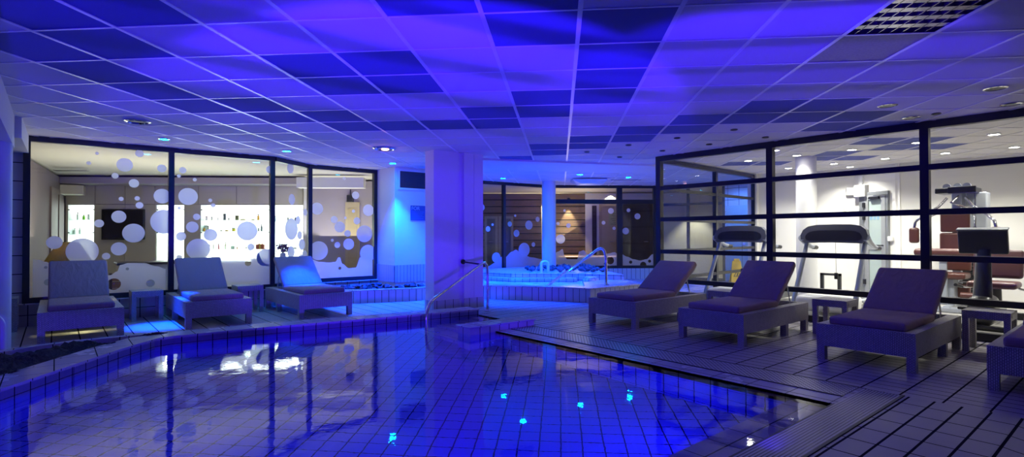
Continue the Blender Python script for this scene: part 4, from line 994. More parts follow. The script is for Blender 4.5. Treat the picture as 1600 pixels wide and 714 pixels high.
# rocks
def rock_mesh(seed, r):
    rr = random.Random(seed); bm = bmesh.new(); bmesh.ops.create_icosphere(bm, subdivisions=2, radius=r)
    sx, sy, sz = rr.uniform(.8, 1.3), rr.uniform(.7, 1.1), rr.uniform(.55, .85)
    offs = [Vector((rr.uniform(-1, 1), rr.uniform(-1, 1), rr.uniform(-1, 1))).normalized() for _ in range(7)]
    for v in bm.verts:
        d = v.co.normalized(); k = 1
        for o_ in offs:
            t = d.dot(o_)
            if t > .72: k -= (t - .72) * 1.1
        v.co = Vector((v.co.x * sx, v.co.y * sy, v.co.z * sz)) * (k + rr.uniform(-.06, .06))
    mb = MB(); mb.bm(bm); return mb
def rocks(base_label, group, spots, zb):
    protos = []
    for i, (x, y, s) in enumerate(spots):
        if i < 6:
            o = rock_mesh(i * 7 + int(zb * 100), .085).build('lava_rock', ROCKM); protos.append(o)
        else:
            o = protos[i % 6].copy(); COL.objects.link(o)
        o.location = (x, y, zb + .03 * s + random.uniform(0, .015)); o.rotation_euler = (random.uniform(-.3, .3), random.uniform(-.3, .3), random.uniform(0, 6)); o.scale = (s, s, s)
        tag(o, base_label, 'rock', group)
def inside(x, y, poly):
    c = False
    for i in range(len(poly)):
        (x0, y0), (x1, y1) = poly[i], poly[i - 1]
        if (y0 > y) != (y1 > y) and x < (x1 - x0) * (y - y0) / (y1 - y0) + x0: c = not c
    return c
u0 = onz(846, 425.5, TZ)
def scatter(poly, n, dmin, smin, smax):
    out = []; tries = 0; keep = [(u0.x, u0.y), (u0.x + .12, u0.y - .1), (9.62, 10.02)]
    xs = [p[0] for p in poly]; ys = [p[1] for p in poly]
    while len(out) < n and tries < 20000:
        tries += 1; x, y = random.uniform(min(xs), max(xs)), random.uniform(min(ys), max(ys))
        if inside(x, y, poly) and all((x - a) ** 2 + (y - b) ** 2 > dmin * dmin for a, b, _ in out) and all((x - a) ** 2 + (y - b) ** 2 > .06 for a, b in keep): out.append((x, y, random.uniform(smin, smax)))
    return out
rocks('rough dark lava rock in the planter below the right frosted window', 'lava rocks in the window planter',
      scatter([(3.85, 10.32), (4.0, 9.55), (4.3, 9.36), (4.95, 9.15), (5.1, 9.15), (5.06, 10.32)], 56, .165, .6, .82), PZ - .04)
rocks('pale wet rock in the planter below the blue wall', 'pale rocks below the blue wall', scatter([(5.2, 9.18), (5.5, 9.1), (5.5, 9.5), (5.2, 9.6)], 6, .13, .6, .9), PZ - .03)
rocks('rough lava rock on the tiled tier behind the whirlpool', 'lava rocks on the whirlpool tier',
      scatter([(8.2, 9.1), (8.95, 8.35), (9.3, 7.75), (10.4, 9.55), (9.6, 10.2), (8.7, 9.9)], 56, .215, .75, 1.08), TZ + .02)
# blue-lit round column and pipes
struct(MB().lathe([(.175, TZ), (.175, CEIL)], (9.62, 10.02, 0), 40), 'pillar_round_spa', WHITEP, smooth=True)
u0 = onz(846, 425.5, TZ)
r = thing('pipe_bend', 'white inverted u-shaped pipe standing on the tier beside the blue column', 'pipe', (u0.x, u0.y, TZ))
dx = CR.xy.normalized(); W_ = .15
pts_ = [Vector((0, 0, 0)), Vector((0, 0, .19))] + [Vector((dx.x * W_ * (1 - math.cos(t)) / 2, dx.y * W_ * (1 - math.cos(t)) / 2, .19 + .05 * math.sin(t))) for t in [PI * i / 6 for i in range(1, 6)]] + [Vector((dx.x * W_, dx.y * W_, .19)), Vector((dx.x * W_, dx.y * W_, 0))]
MB().tube(pts_, .033, 14).build('pipe', WHITEPL, r, True)
MB().cyl((0, 0, 0), (0, 0, .02), .05).cyl((dx.x * W_, dx.y * W_, 0), (dx.x * W_, dx.y * W_, .02), .05).build('flange', WHITEPL, r)

# ------------------------------------------------------------------ handrails
def arc(p0, p1, p2, n=8):
    p0, p1, p2 = Vector(p0), Vector(p1), Vector(p2)
    return [p0 * (1 - t) ** 2 + p1 * 2 * t * (1 - t) + p2 * t * t for t in [i / n for i in range(n + 1)]]
r = thing('pool_handrail', 'curved steel handrail beside the pool steps fixed to the square column', 'handrail')
ft = onz(762, 486, 0); en = onz(666, 511, 0)
zt_ = .80
top = Vector((ft.x, ft.y, zt_)); dn = Vector((en.x, en.y, .26)); dirv = (Vector((en.x, en.y, .30)) - top)
hor = dirv.copy(); hor.z = 0; hor.normalize()
A0 = Vector((ft.x, ft.y, .58)); A1 = Vector((ft.x, ft.y, .84)); A2 = Vector((ft.x, ft.y, .80)) + dirv * .13 + Vector((0, 0, .02))
B0 = Vector((en.x, en.y, .30)) - dirv * .10; B1 = Vector((en.x, en.y, .27)); B2 = Vector((en.x, en.y, .08))
pts_ = [Vector((ft.x, ft.y, 0))] + arc(A0, A1, A2) + arc(B0, B1, B2) + [Vector((en.x, en.y, -.12))] + arc((en.x, en.y, -.14), (en.x, en.y, -.25), (en.x + .15, en.y - .1, -.33), 5)
MB().tube(pts_, .021, 14).build('rail', STEEL, r, True)
MB().lathe([(.05, 0), (.05, .012), (.03, .03)], (ft.x, ft.y, 0), 20).build('floor_flange', STEEL, r, True)
wb = onv(723, 409, 7.40)
MB().tube([wb, A2 + Vector((0, 0, .0))], .013, 10).cyl(wb + Vector((0, .0, 0)), wb + Vector((0, -.02, 0)), .04).build('wall_bracket', BLACKM, r)
r = thing('whirlpool_handrail', 'blue-lit steel handrail leading into the raised whirlpool', 'handrail')
ft = onz(947, 446, SZ); en = onz(856, 446, .2)
dirv = Vector((en.x, en.y, .2)) - Vector((ft.x, ft.y, 1.02))
A0 = Vector((ft.x, ft.y, .72)); A1 = Vector((ft.x, ft.y, 1.10)); A2 = Vector((ft.x, ft.y, 1.04)) + dirv * .22
MB().tube([Vector((ft.x, ft.y, SZ))] + arc(A0, A1, A2) + [Vector((en.x, en.y, .20))], .026, 14).build('rail', STEEL, r, True)
MB().lathe([(.06, 0), (.06, .012), (.035, .03)], (ft.x, ft.y, SZ), 20).build('floor_flange', STEEL, r, True)
r = thing('grab_post', 'rounded white grab post at the far left edge beside the planting bed', 'grab rail', (onz(3, 560).x, onz(3, 560).y, 0))
MB().tube(arc((0, 0, 0), (0, 0, .20), (0, 0, .3), 3) + arc((0, 0, .3), (0, 0, .42), (-.12, .06, .42), 6) + arc((-.12, .06, .42), (-.24, .12, .42), (-.24, .12, .3), 6) + [Vector((-.24, .12, 0))], .03, 14).build('rail', WHITEPL, r, True)
MB().lathe([(.05, 0), (.05, .01)], (0, 0, 0), 20).lathe([(.05, 0), (.05, .01)], (-.24, .12, 0), 20).build('floor_flange', WHITEPL, r)

# ------------------------------------------------------------------ loungers and side tables
def make_lounger(label):
    t = thing('sun_lounger', label, 'sun lounger', group='rattan sun loungers')
    f = MB(); Wd, Ln, z0, z1 = .40, 1.66, .135, .345
    f.box(0, .05, -Wd, Wd, z0, z1); f.box(Ln - .05, Ln, -Wd, Wd, z0, z1)
    f.box(.05, Ln - .05, -Wd, -Wd + .05, z0, z1); f.box(.05, Ln - .05, Wd - .05, Wd, z0, z1)
    f.box(.05, Ln - .05, -Wd + .05, -Wd + .11, z1 - .05, z1 - .001); f.box(.05, Ln - .05, Wd - .11, Wd - .05, z1 - .05, z1 - .001)
    f.box(.05, 1.05, -Wd + .11, Wd - .11, z1 - .05, z1 - .012); f.box(1.05, Ln - .05, -Wd + .11, Wd - .11, z1 - .16, z1 - .13)
    f.build('rattan_frame', RATTAN, t)
    for x in (.0, 1.02, Ln - .075):
        for y in (-Wd, Wd - .07): MB().box(x + .001, x + .071, y + .001 if y < 0 else y, y + .07 if y < 0 else y + .069, 0, z0).build('leg', RATTAN, t)
    c = MB().rbox(.06, 1.03, -.315, .315, z1 - .011, z1 + .072, .028, 4); c.build('seat_cushion', FABRIC, t, True)
    bc = MB().rbox(0, .70, -.315, .315, .0, .082, .028, 4)
    b = bc.build('back_cushion', FABRIC, t, True, loc=(1.02, 0, z1 + .01)); b.rotation_euler = (0, -math.radians(38), 0)
    bf = MB().box(.02, .66, -.29, .29, -.03, -.002).build('back_panel', RATTAN, t, loc=(1.02, 0, z1 + .01)); bf.rotation_euler = (0, -math.radians(38), 0)
    a = math.radians(38)
    s = MB()
    for y in (-.27, .27): s.tube([(1.02 + .42 * math.cos(a), y, z1 + .42 * math.sin(a) - .01), (1.50, y, z1 - .14)], .009, 8)
    s.build('support_strut', STEEL, t)
    return t
def set_back(r, deg):
    for c in r.children:
        if c.name.split('.')[0] in ('back_cushion', 'back_panel'): c.rotation_euler = (0, -math.radians(deg), 0)
L0l = make_lounger('mauve cushioned rattan lounger right of the whirlpool, nearest the gym corner post')
lounge = [((5.67, 4.72, 0), 0, None, 35), ((5.67, 3.30, 0), 0, 'mauve cushioned rattan lounger in front of the first treadmill', 41),
          ((5.70, 1.78, 0), 0, 'mauve cushioned rattan lounger in front of the brown multi gym', 37),
          ((5.56, .49, 0), 0, 'rattan lounger cut off by the right edge of the picture', 37),
          ((.25, 8.12, 0), PI / 2, 'rattan lounger in front of the television window beside the planting bed', 42),
          ((1.70, 8.13, 0), PI / 2, 'rattan lounger between the two side tables along the left windows', 42),
          ((3.11, 8.02, 0), PI / 2, 'rattan lounger with cyan light glowing on its raised back beside the planter', 40)]
for i, (loc, rz, lab, ang) in enumerate(lounge):
    r = L0l if i == 0 else dup(L0l, loc, rz, lab)
    r.location = loc; set_back(r, ang)
def make_table(label):
    t = thing('side_table', label, 'side table', group='rattan side tables'); s = .19
    MB().box(-s, s, -s, s, .345, .425).build('tabletop', RATTAN, t)
    for x in (-s, s - .055):
        for y in (-s, s - .055): MB().box(x + .001, x + .054, y + .001, y + .054, 0, .345).build('leg', RATTAN, t)
    MB().box(-s + .06, s - .06, -s - .004, -s, .37, .40).build('apron_band', RATTAN, t)
    return t
tb0 = make_table('rattan side table between the two right loungers facing the treadmill')
tabs = [((7.28, 2.57, 0), None), ((7.40, 1.16, 0), 'rattan side table in front of the exercise bike at the right'), ((7.26, 3.95, 0), 'rattan side table half hidden behind the lounger before the first treadmill'),
        ((1.02, 9.50, 0), 'pale rattan side table above the cyan patch of light on the left deck'), ((2.36, 9.40, 0), 'dark rattan side table beside the cyan lit lounger'), ((-.55, 9.50, 0), 'rattan side table by the tiled wall at the far left')]
for i, (loc, lab) in enumerate(tabs):
    r = tb0 if i == 0 else dup(tb0, loc, 0, lab)
    r.location = loc

# ------------------------------------------------------------------ gym equipment
def make_treadmill(label):
    t = thing('treadmill', label, 'treadmill', group='treadmills')
    MB().rbox(.35, 2.0, -.40, .40, .08, .20, .02, 2).build('deck', GREYPL, t); MB().box(.45, 1.95, -.27, .27, .20, .206).build('running_belt', DARKP, t)
    for y in (-.36, .36): MB().rbox(.40, 1.98, y - .05, y + .05, .20, .235, .012, 2).build('side_rail', SILVER, t)
    h = MB().rbox(-.02, .52, -.40, .40, .05, .29, .09, 5); h.build('motor_cover', WHITEPL, t, True)
    for y in (-.42, .42):
        MB().tube([(.0, y, .04), (.06, y, .22), (.48, y * .97, 1.0), (.52, y * .97, 1.08)], [.05, .05, .042, .042], 14, flat=.7).build('upright', SILVER, t, True)
    for x in (.15, 1.85):
        for y in (-.34, .34): MB().cyl((x, y, 0), (x, y, .09), .03).build('foot', DARKP, t)
    # console: broad shell with drooping ends
    top = [(-.46, 1.12), (-.47, 1.20), (-.44, 1.28), (-.37, 1.335), (-.24, 1.36), (.0, 1.365), (.24, 1.36), (.37, 1.335), (.44, 1.28), (.47, 1.20), (.46, 1.12), (.40, 1.075), (.0, 1.085), (-.40, 1.075)]
    T = Matrix(((0, 0, 1, .43), (1, 0, 0, 0), (0, 1, 0, 0), (0, 0, 0, 1)))
    sh = Matrix(((1, 0, .25, -.30), (0, 1, 0, 0), (0, 0, 1, 0), (0, 0, 0, 1)))
    c = MB().prism(top, 0, .10, T=sh @ T).build('console', GREYPL, t)
    MB().prism([(y * .84, 1.16 + (z - 1.16) * .55) for y, z in top], -.006, .0, T=sh @ T).build('console_back_panel', DARKP, c)
    MB().prism([(y * .80, 1.17 + (z - 1.17) * .7) for y, z in top], .10, .106, T=sh @ T).build('display', DARKP, c)
    for y in (-.45, .45):
        hd = MB().tube([(.43, y, 1.16), (.56, y, 1.09), (.76, y, 1.02), (.96, y, .995)], [.055, .045, .034, .03], 12).build('handle', SILVER, t, True)
        MB().tube([(.86, y, 1.003), (1.0, y, .993)], .034, 12).build('grip', DARKP, hd, True)
    MB().tube([(.49, -.02, 1.09), (.50, -.02, .62)], .003, 6).build('safety_cord', DARKP, t); MB().rbox(.485, .515, -.045, .005, .52, .62, .008, 2).build('safety_clip', DARKP, [c_ for c_ in t.children if c_.name.startswith('safety_cord')][-1])
    return t
tm = make_treadmill('grey treadmill in the middle of the gym with the safety cord hanging'); tm.location = (8.70, 3.25, 0)
dup(tm, (8.70, 4.74, 0), 0, 'grey treadmill nearest the gym corner beside the yellow floor sign')

def make_bike():
    t = thing('exercise_bike', 'dark recumbent exercise bike with burgundy seat back at the right of the gym', 'exercise bike', (8.95, 1.50, 0))
    MB().rbox(.0, .5, -.14, .14, .04, .42, .10, 5).build('housing', DARKP, t, True)
    MB().tube([(.18, 0, .30), (.24, 0, .6), (.30, 0, 1.0)], [.14, .12, .10], 16, flat=.6).build('console_post', DARKP, t, True)
    T = Matrix.Translation((.27, 0, 1.10)) @ Matrix.Rotation(-.25, 4, 'Y')
    MB().rbox(-.04, .04, -.25, .25, -.15, .18, .02, 3, T=T).build('console', DARKP, t); MB().rbox(-.055, .055, -.26, .26, .165, .19, .01, 2, T=T).build('console_rim', GREYPL, t)
    MB().box(0.04, .045, -.21, .21, -.1, .14, T=T).build('screen', mat('bike_screen', (.02, .02, .025), .15), t)
    MB().rbox(.3, 1.5, -.06, .06, .12, .22, .03, 3).build('beam', SILVER, t); MB().rbox(-.05, .05, -.32, .32, 0, .06, .02, 2).build('front_foot', DARKP, t); MB().rbox(1.42, 1.52, -.32, .32, 0, .1, .02, 2).build('rear_foot', DARKP, t)
    MB().tube([(1.05, 0, .2), (1.02, 0, .48)], .07, 14).build('seat_post', DARKP, t, True)
    MB().rbox(.72, 1.18, -.26, .26, .47, .56, .035, 4).build('seat', LEATHER, t, True)
    T2 = Matrix.Translation((1.20, 0, .56)) @ Matrix.Rotation(.22, 4, 'Y'); MB().rbox(-.04, .05, -.27, .27, .03, .44, .045, 5, T=T2).build('backrest', DVINYL, t, True)
    for y in (-.30, .30):
        hd = MB().tube([(1.12, y * .8, .46), (.95, y, .46), (.80, y * 1.15, .48)], .016, 10).build('side_handle', STEEL, t, True); MB().tube([(.86, y * 1.1, .472), (.72, y * 1.25, .50)], .022, 10).build('grip', DARKP, hd, True)
    for y in (-.2, .2): MB().rbox(.10 + y * .3, .30 + y * .3, y - .05, y + .05, .22, .26, .012, 2).build('pedal', DARKP, t)
    MB().tube([(.2, -.2, .24), (.2, .2, .24)], .018, 8).build('crank_axle', STEEL, t)
    return t
make_bike()

def make_multigym():
    t = thing('multi_gym', 'chrome multi gym with brown padded seat, backrest and press arms', 'multi gym', (11.15, 2.16, 0))
    # local axes: x away from the pool, y along the glass
    MB().rbox(-.6, 1.0, -.05, .05, .02, .10, .02, 2).rbox(-.62, -.50, -.45, .45, .0, .08, .02, 2).rbox(.90, 1.02, -.45, .45, 0, .08, .02, 2).build('base_frame', SILVER, t)
    MB().rbox(.10, .20, -.06, .06, .08, 1.98, .015, 2).build('mast', SILVER, t)
    MB().rbox(.10, .62, -.24, .28, 1.88, 1.97, .015, 2).build('top_beam', DARKP, t); MB().rbox(.06, .10, -.26, .10, 1.87, 1.98, .01, 2).build('top_plate', BLACKM, t)
    p = MB()
    for y in (-.12, .0, .14): p.cyl((.2, y, 1.99), (.24, y, 1.99), .055, n=18)
    p.build('pulley', SILVER, t)
    MB().rbox(.45, .75, -.33, .0, .10, 1.90, .02, 2).build('weight_cover', mat('cover_grey', (.33, .35, .38), .35), t)
    wsx = MB()
    for k in range(12): wsx.box(.36, .44, -.24, -.02, .14 + .055 * k, .185 + .055 * k)
    wsx.build('weight_stack', DARKP, t)
    MB().cyl((.40, -.08, .1), (.40, -.08, 1.88), .012).cyl((.40, -.19, .1), (.40, -.19, 1.88), .012).build('guide_rod', CHROME, t)
    MB().rbox(-.02, .07, -.19, .19, 1.24, 1.60, .03, 4).build('head_pad', LEATHER, t, True); MB().rbox(-.02, .07, -.20, .20, .62, 1.23, .03, 4).build('back_pad', LEATHER, t, True)
    MB().rbox(-.42, .0, -.20, .20, .50, .60, .035, 4).build('seat_pad', LEATHER, t, True); MB().rbox(-.12, -.02, -.20, .20, .20, .42, .03, 4).build('calf_pad', LEATHER, t, True)
    MB().rbox(-.34, -.06, -.05, .05, .08, .50, .015, 2).build('seat_support', SILVER, t)
    for s in (-1, 1):
        pa = MB().tube([(.12, s * .12, 1.80), (.05, s * .22, 1.66), (-.05, s * .40, 1.52), (-.10, s * .50, 1.42), (-.10, s * .52, 1.30)], .022, 12).build('press_arm', CHROME, t, True)
        MB().rbox(-.15, -.05, s * .52 - .07, s * .52 + .07, 1.06, 1.32, .04, 4).build('arm_pad', LEATHER, pa, True)
        ph = MB().tube([(.05, s * .14, 1.58), (-.12, s * .26, 1.52), (-.25, s * .30, 1.46), (-.28, s * .30, 1.30)], .016, 10).build('pull_handle', CHROME, t, True); MB().tube([(-.28, s * .30, 1.32), (-.28, s * .30, 1.20)], .022, 10).build('grip', DARKP, ph, True)
        lb = MB().tube([(-.20, s * .1, .46), (-.35, s * .28, .48), (-.40, s * .32, .36), (-.40, s * .32, .26)], .018, 10).build('leg_bar', CHROME, t, True); MB().cyl((-.40, s * .14, .26), (-.40, s * .40, .26), .05, n=18).build('foam_roller', LEATHER, lb, True)
    MB().rbox(-.52, -.30, -.36, .44, .86, .98, .05, 4).build('preacher_pad', LEATHER, t, True); MB().rbox(-.44, -.38, .02, .12, .10, .86, .015, 2).build('pad_post', SILVER, t)
    MB().tube([(.15, -.05, 1.86), (.0, .04, 1.72), (.0, -.05, 1.68), (.16, -.20, 1.62)], .02, 10).build('cable_arm', CHROME, t, True)
    return t
make_multigym()
fr = onu(1292, 455, 10.5)
r = thing('black_frame_stand', 'small black open frame standing on the gym floor behind the treadmill', 'stand', (10.85, 3.90, 0))
MB().box(-.03, .03, -.17, -.12, 0, .50).box(-.03, .03, .12, .17, 0, .50).build('leg', BLACKM, r); MB().box(-.03, .03, -.17, .17, .46, .50).build('top_bar', BLACKM, r); MB().box(-.15, .15, -.17, -.12, 0, .03).box(-.15, .15, .12, .17, 0, .03).build('foot', BLACKM, r)
# gym door with glass, door closer, hinges
T, Ln = frame2(G[1], G[2], (-1, -.2))
r = sroot('door_6'); r.matrix_world = T
Tid = T.inverted(); p0d = Vector((G[1][0], G[1][1], 0)); nd = T.to_3x3() @ Vector((0, 1, 0))
xa, xb = sorted(((Tid @ onp(1346, 380, p0d, nd)).x, (Tid @ onp(1391, 380, p0d, nd)).x))
DG = mat('door_grey', (.16, .17, .18), .4)
MB().box(xa, xa + .05, 0, .05, 0, 2.06).box(xb - .12, xb, 0, .05, 0, 2.06).box(xa + .05, xb - .12, 0, .05, 2.0, 2.06).build('door_frame', DG, r)
x0, x1 = xa + .055, xb - .125
MB().box(x0, x0 + .09, .01, .055, .01, 1.995).box(x1 - .09, x1, .01, .055, .01, 1.995).box(x0 + .09, x1 - .09, .01, .055, 1.90, 1.995).box(x0 + .09, x1 - .09, .01, .055, .01, .10).box(x0 + .09, x1 - .09, .012, .053, .90, .98).build('door_leaf', mat('door_grey_light', (.26, .27, .28), .4), r)
MB().box(x0 + .09, x1 - .09, .026, .032, .10, 1.90).build('door_pane', mat('frosted_pane', (.42, .50, .48), .25, var=(2, .8)), r)
hx = x0 if abs((T @ Vector((x0, 0, 0))).y - G[1][1]) > abs((T @ Vector((x1, 0, 0))).y - G[1][1]) else x1
MB().tube([(hx + (.05 if hx == x0 else -.05), .05, .99), (hx + (.05 if hx == x0 else -.05), .10, .99), (hx + (.17 if hx == x0 else -.17), .10, .99)], .012).build('door_handle', BLACKM, r)
ox = x1 if hx == x0 else x0
hg = MB()
for z in (.25, 1.55, 1.8): hg.box(ox - .03, ox + .03, .05, .075, z - .05, z + .05)
hg.build('door_hinge', BLACKM, r); MB().box((x0 + x1) / 2 - .12, (x0 + x1) / 2 + .1, .055, .10, 1.91, 1.96).box((x0 + x1) / 2 - .3, (x0 + x1) / 2, .07, .085, 1.97, 1.985).build('door_closer', BLACKM, r)
gt = MB()
for k in range(3):
    a = (x0 + .09) + (x1 - x0 - .18) * (.2 + .27 * k); gt.box(a, a + .05, .033, .036, 1.5, 1.62)
gt.build('door_sticker', mat('pale_blue', (.2, .36, .5), .5), r)
def onwall(px, py, a, b):
    T, _ = frame2(a, b, (-1, -.2)); n = T.to_3x3() @ Vector((0, 1, 0)); q = T.inverted() @ onp(px, py, (a[0], a[1], 0), n); return T, q.x, q.z
def wallbox(name, lab, catg, px0, px1, py0, py1, seg, depth, m, m2=None, extra=None):
    T, xa_, z1 = onwall(px0, py0, *seg); _, xb_, z0 = onwall(px1, py1, *seg); xa_, xb_ = sorted((xa_, xb_)); z0, z1 = sorted((z0, z1))
    r = thing(name, lab, catg); r.matrix_world = T
    MB().rbox(xa_, xb_, .0, depth, z0, z1, min(.012, (z1 - z0) * .2), 2).build('housing', m, r)
    d_ = MB().box(xa_ + (xb_ - xa_) * .18, xb_ - (xb_ - xa_) * .18, depth, depth + .004, z0 + (z1 - z0) * .3, z0 + (z1 - z0) * .7); d_.build('cover_plate', m2 or m, r)
    return r
wallbox('junction_box', 'flat white box high on the gym wall left of the door', 'box', 1322, 1340, 294, 305, (G[0], G[1]), .07, WHITEPL)
wallbox('emergency_light', 'white emergency light unit above the gym door corner', 'emergency light', 1341, 1358, 290, 307, (G[1], G[2]), .12, WHITEPL, mat('grey_print', (.35, .35, .35), .5))
wallbox('conduit', 'white cable duct rising to the ceiling above the emergency light', 'cable duct', 1344, 1350, 266, 289, (G[1], G[2]), .05, WHITEPL)
wallbox('light_switch', 'white switch box on the wall right of the gym door', 'switch', 1390, 1397, 369, 377, (G[1], G[2]), .06, WHITEPL)
wallbox('thermostat', 'small cream wall plate left of the gym door', 'thermostat', 1318, 1323, 323, 331, (G[0], G[1]), .03, CREAM)
# yellow floor sign in the passage
ys = onz(1151, 451, 0)
r = thing('wet_floor_sign', 'yellow folding wet floor sign standing beyond the gym side glass', 'floor sign', (ys.x, ys.y, 0), -PI / 4 - .1)
YEL = mat('yellow_plastic', (.75, .45, .02), .4); hz_ = .62
for s, nm in ((-1, 'front_board'), (1, 'back_board')):
    Tt = Matrix.Translation((0, 0, hz_)) @ Matrix.Rotation(s * .24, 4, 'X')
    MB().prism([(-.15, -hz_ * 1.02), (.15, -hz_ * 1.02), (.085, 0), (-.085, 0)], -.008, .008, T=Tt @ Matrix.Rotation(PI / 2, 4, 'X')).build(nm, YEL, r)
Tt = Matrix.Translation((0, 0, hz_)) @ Matrix.Rotation(-.24, 4, 'X') @ Matrix.Rotation(PI / 2, 4, 'X')
tr = MB(); tr.prism([(-.085, -.36), (.085, -.36), (0, -.20)], .008, .010, T=Tt); tr.build('warning_triangle', BLACKM, r)
MB().prism([(-.058, -.345), (.058, -.345), (0, -.233)], .010, .011, T=Tt).build('triangle_field', YEL, r)
MB().prism([(-.012, -.335), (.006, -.335), (.022, -.285), (-.008, -.265)], .011, .012, T=Tt).prism([(-.03, -.34), (.03, -.34), (.03, -.332), (-.03, -.332)], .011, .012, T=Tt).build('slipping_figure', BLACKM, r)
MB().rbox(-.06, .06, -.02, .02, hz_ - .01, hz_ + .05, .01, 2).build('carry_handle', YEL, r)
# passage panel and its lit strip
r = thing('passage_door_panel', 'pale green door panel with lit edge on the tiled passage wall', 'door panel', (13.28, 7.0, 0))
MB().box(-.04, .0, -.36, .22, .05, 1.95).build('leaf', mat('pale_green_door', (.35, .48, .48), .4), r); MB().box(-.05, -.04, -.46, -.36, 1.45, 1.95).build('lit_strip', emis('strip_cool', (.85, 1, 1), 1.2), r); MB().box(-.06, -.04, -.30, -.22, .95, 1.0).build('handle', STEEL, r)

# ------------------------------------------------------------------ blue wall: vent grille and notice
BV = 9.72
a_, b_ = onv(624, 267, BV), onv(655, 295, BV)
r = thing('air_grille', 'dark louvred air grille high on the blue wall beside the column', 'air grille', (a_.x, BV, 0))
gx = .62
MB().box(-.04, gx + .04, -.03, 0, b_.z - .04, b_.z).box(-.04, gx + .04, -.03, 0, a_.z, a_.z + .04).box(-.04, 0, -.03, 0, b_.z, a_.z).box(gx, gx + .04, -.03, 0, b_.z, a_.z).build('frame', WHITEP, r)
MB().box(0, gx, -.008, -.002, b_.z, a_.z).build('backing', DARKP, r)
gm = MB(); n = 13
for k in range(n):
    z = b_.z + (a_.z - b_.z) * (k + .5) / n; gm.box(0, gx, -.026, -.010, z - .006, z + .004)
gm.build('slat', mat('grille_dark', (.06, .06, .10), .5), r)
a_, b_ = onv(641.5, 321, BV), onv(654.5, 344.5, BV)
r = thing('notice_sign', 'blue notice sign with large heading on the blue wall next to the column', 'sign', (a_.x, BV, 0))
wS = .34
MB().box(0, wS, -.012, 0, b_.z, a_.z).build('board', mat('sign_blue', (.02, .10, .42), .5), r)
cu = bpy.data.curves.new('heading', 'FONT'); cu.body = 'FOR'; cu.size = (a_.z - b_.z) * .34; cu.extrude = .001
to = bpy.data.objects.new('heading', cu); COL.objects.link(to); to.parent = r; to.location = (.012, -.0135, a_.z - (a_.z - b_.z) * .30); to.rotation_euler = (PI / 2, 0, 0)
cu.materials.append(mat('sign_pale', (.35, .6, .85), .5))
dg = bpy.context.evaluated_depsgraph_get(); me_ = bpy.data.meshes.new_from_object(to.evaluated_get(dg)); t3 = bpy.data.objects.new('heading', me_); COL.objects.link(t3)
t3.parent = r; t3.location = to.location; t3.rotation_euler = to.rotation_euler; bpy.data.objects.remove(to); t3.name = 'heading'
ln_ = MB()
for k in range(5): ln_.box(.012, wS - .03 - .02 * (k % 3), -.0135, -.012, a_.z - (a_.z - b_.z) * (.44 + .11 * k), a_.z - (a_.z - b_.z) * (.40 + .11 * k))
ln_.build('printed_lines', mat('sign_mid', (.06, .22, .6), .5), r)

# ------------------------------------------------------------------ ceiling fittings
def downlight(name, label, p, lens, r_=.045, ring=CHROME, power=0, col=None, angle=80, group=None, blend=.6, aim=None):
    t = thing(name, label, 'ceiling spotlight', (p.x, p.y, CEIL - .006), 0, group)
    MB().lathe([(r_ + .012, .006), (r_ + .018, -.004), (r_ + .004, -.009), (r_, -.002)], n=24).build('trim_ring', ring, t, True)
    MB().cyl((0, 0, -.005), (0, 0, .003), r_, n=20).build('lens', lens, t)
    if power: lamp('SPOT', 'beam', (0, 0, -.02), power, col, (aim - t.location) if aim else None, .035, angle=angle, blend=blend, parent=t)
    return t
GC, GW, GS = 'cyan ceiling spots', 'white gym ceiling spots', 'small unlit ceiling spots'
cy_ = [(256, 216.5, 5200, 'cyan ceiling spot above the post between the two left windows', 24), (448, 235.5, 3600, 'cyan ceiling spot above the lounger with the glowing back', 21), (613.5, 254.5, 3000, 'cyan ceiling spot beside the white corner left of the blue wall', 90),
       (766, 259, 3400, 'cyan ceiling spot just right of the square column', 70), (817, 264, 1700, 'cyan ceiling spot second from the square column', 95), (786, 278, 1200, 'cyan ceiling spot above the left spa window post', 95),
       (907.5, 263, 1200, 'cyan ceiling spot in front of the ceiling mounted box', 95), (906, 272, 600, 'faint cyan ceiling spot directly behind the brighter one', 95), (982, 276.5, 1100, 'cyan ceiling spot right of the ceiling mounted box', 95)]
for px, py, pw_, lab, an in cy_: downlight('ceiling_spotlight', lab, onz(px, py, CEIL), LED_C, .06, CHROME, pw_, CYAN, an, GC, .9 if an < 50 else .6, {256: Vector((1.12, 8.66, 0)), 448: Vector((3.10, 9.02, .45))}.get(px))
gy = [(1169, 250.5, 'first'), (1211, 234, 'second'), (1232, 262, 'third'), (1245, 242, 'fourth'), (1303, 255, 'fifth'), (1328, 260, 'sixth'), (1331, 233, 'seventh'), (1383, 247, 'eighth'), (1433, 222, 'ninth'), (1477, 238.5, 'tenth'), (1553, 209, 'eleventh'), (1585, 229, 'twelfth')]
for px, py, od in gy: downlight('ceiling_spotlight', 'white gym ceiling spot, %s lit one counted from the gym corner post' % od, onz(px, py, CEIL), LED_W, .06, WHITEPL, 145 if px not in (1245, 1211) else 60, WARM, 130, GW, .8)
for px, py, od in (): downlight('ceiling_spotlight', 'white gym ceiling spot, %s lit one counted from the gym corner post' % od, onz(px, py, CEIL), LED_W, .06, WHITEPL, 100, WARM, 130, GW, .8)
for px, py, pw_ in ((1680, 215, 145), (1720, 190, 145)): downlight('ceiling_spotlight', 'white gym ceiling spot beyond the right edge, %s' % ('by the far wall' if px == 1680 else 'by the glass'), onz(px, py, CEIL), LED_W, .06, WHITEPL, pw_, WARM, 130, GW, .8)
cs_ = [(954.5, 299.5, 'bright white spot in the corridor ceiling behind the spa windows')]
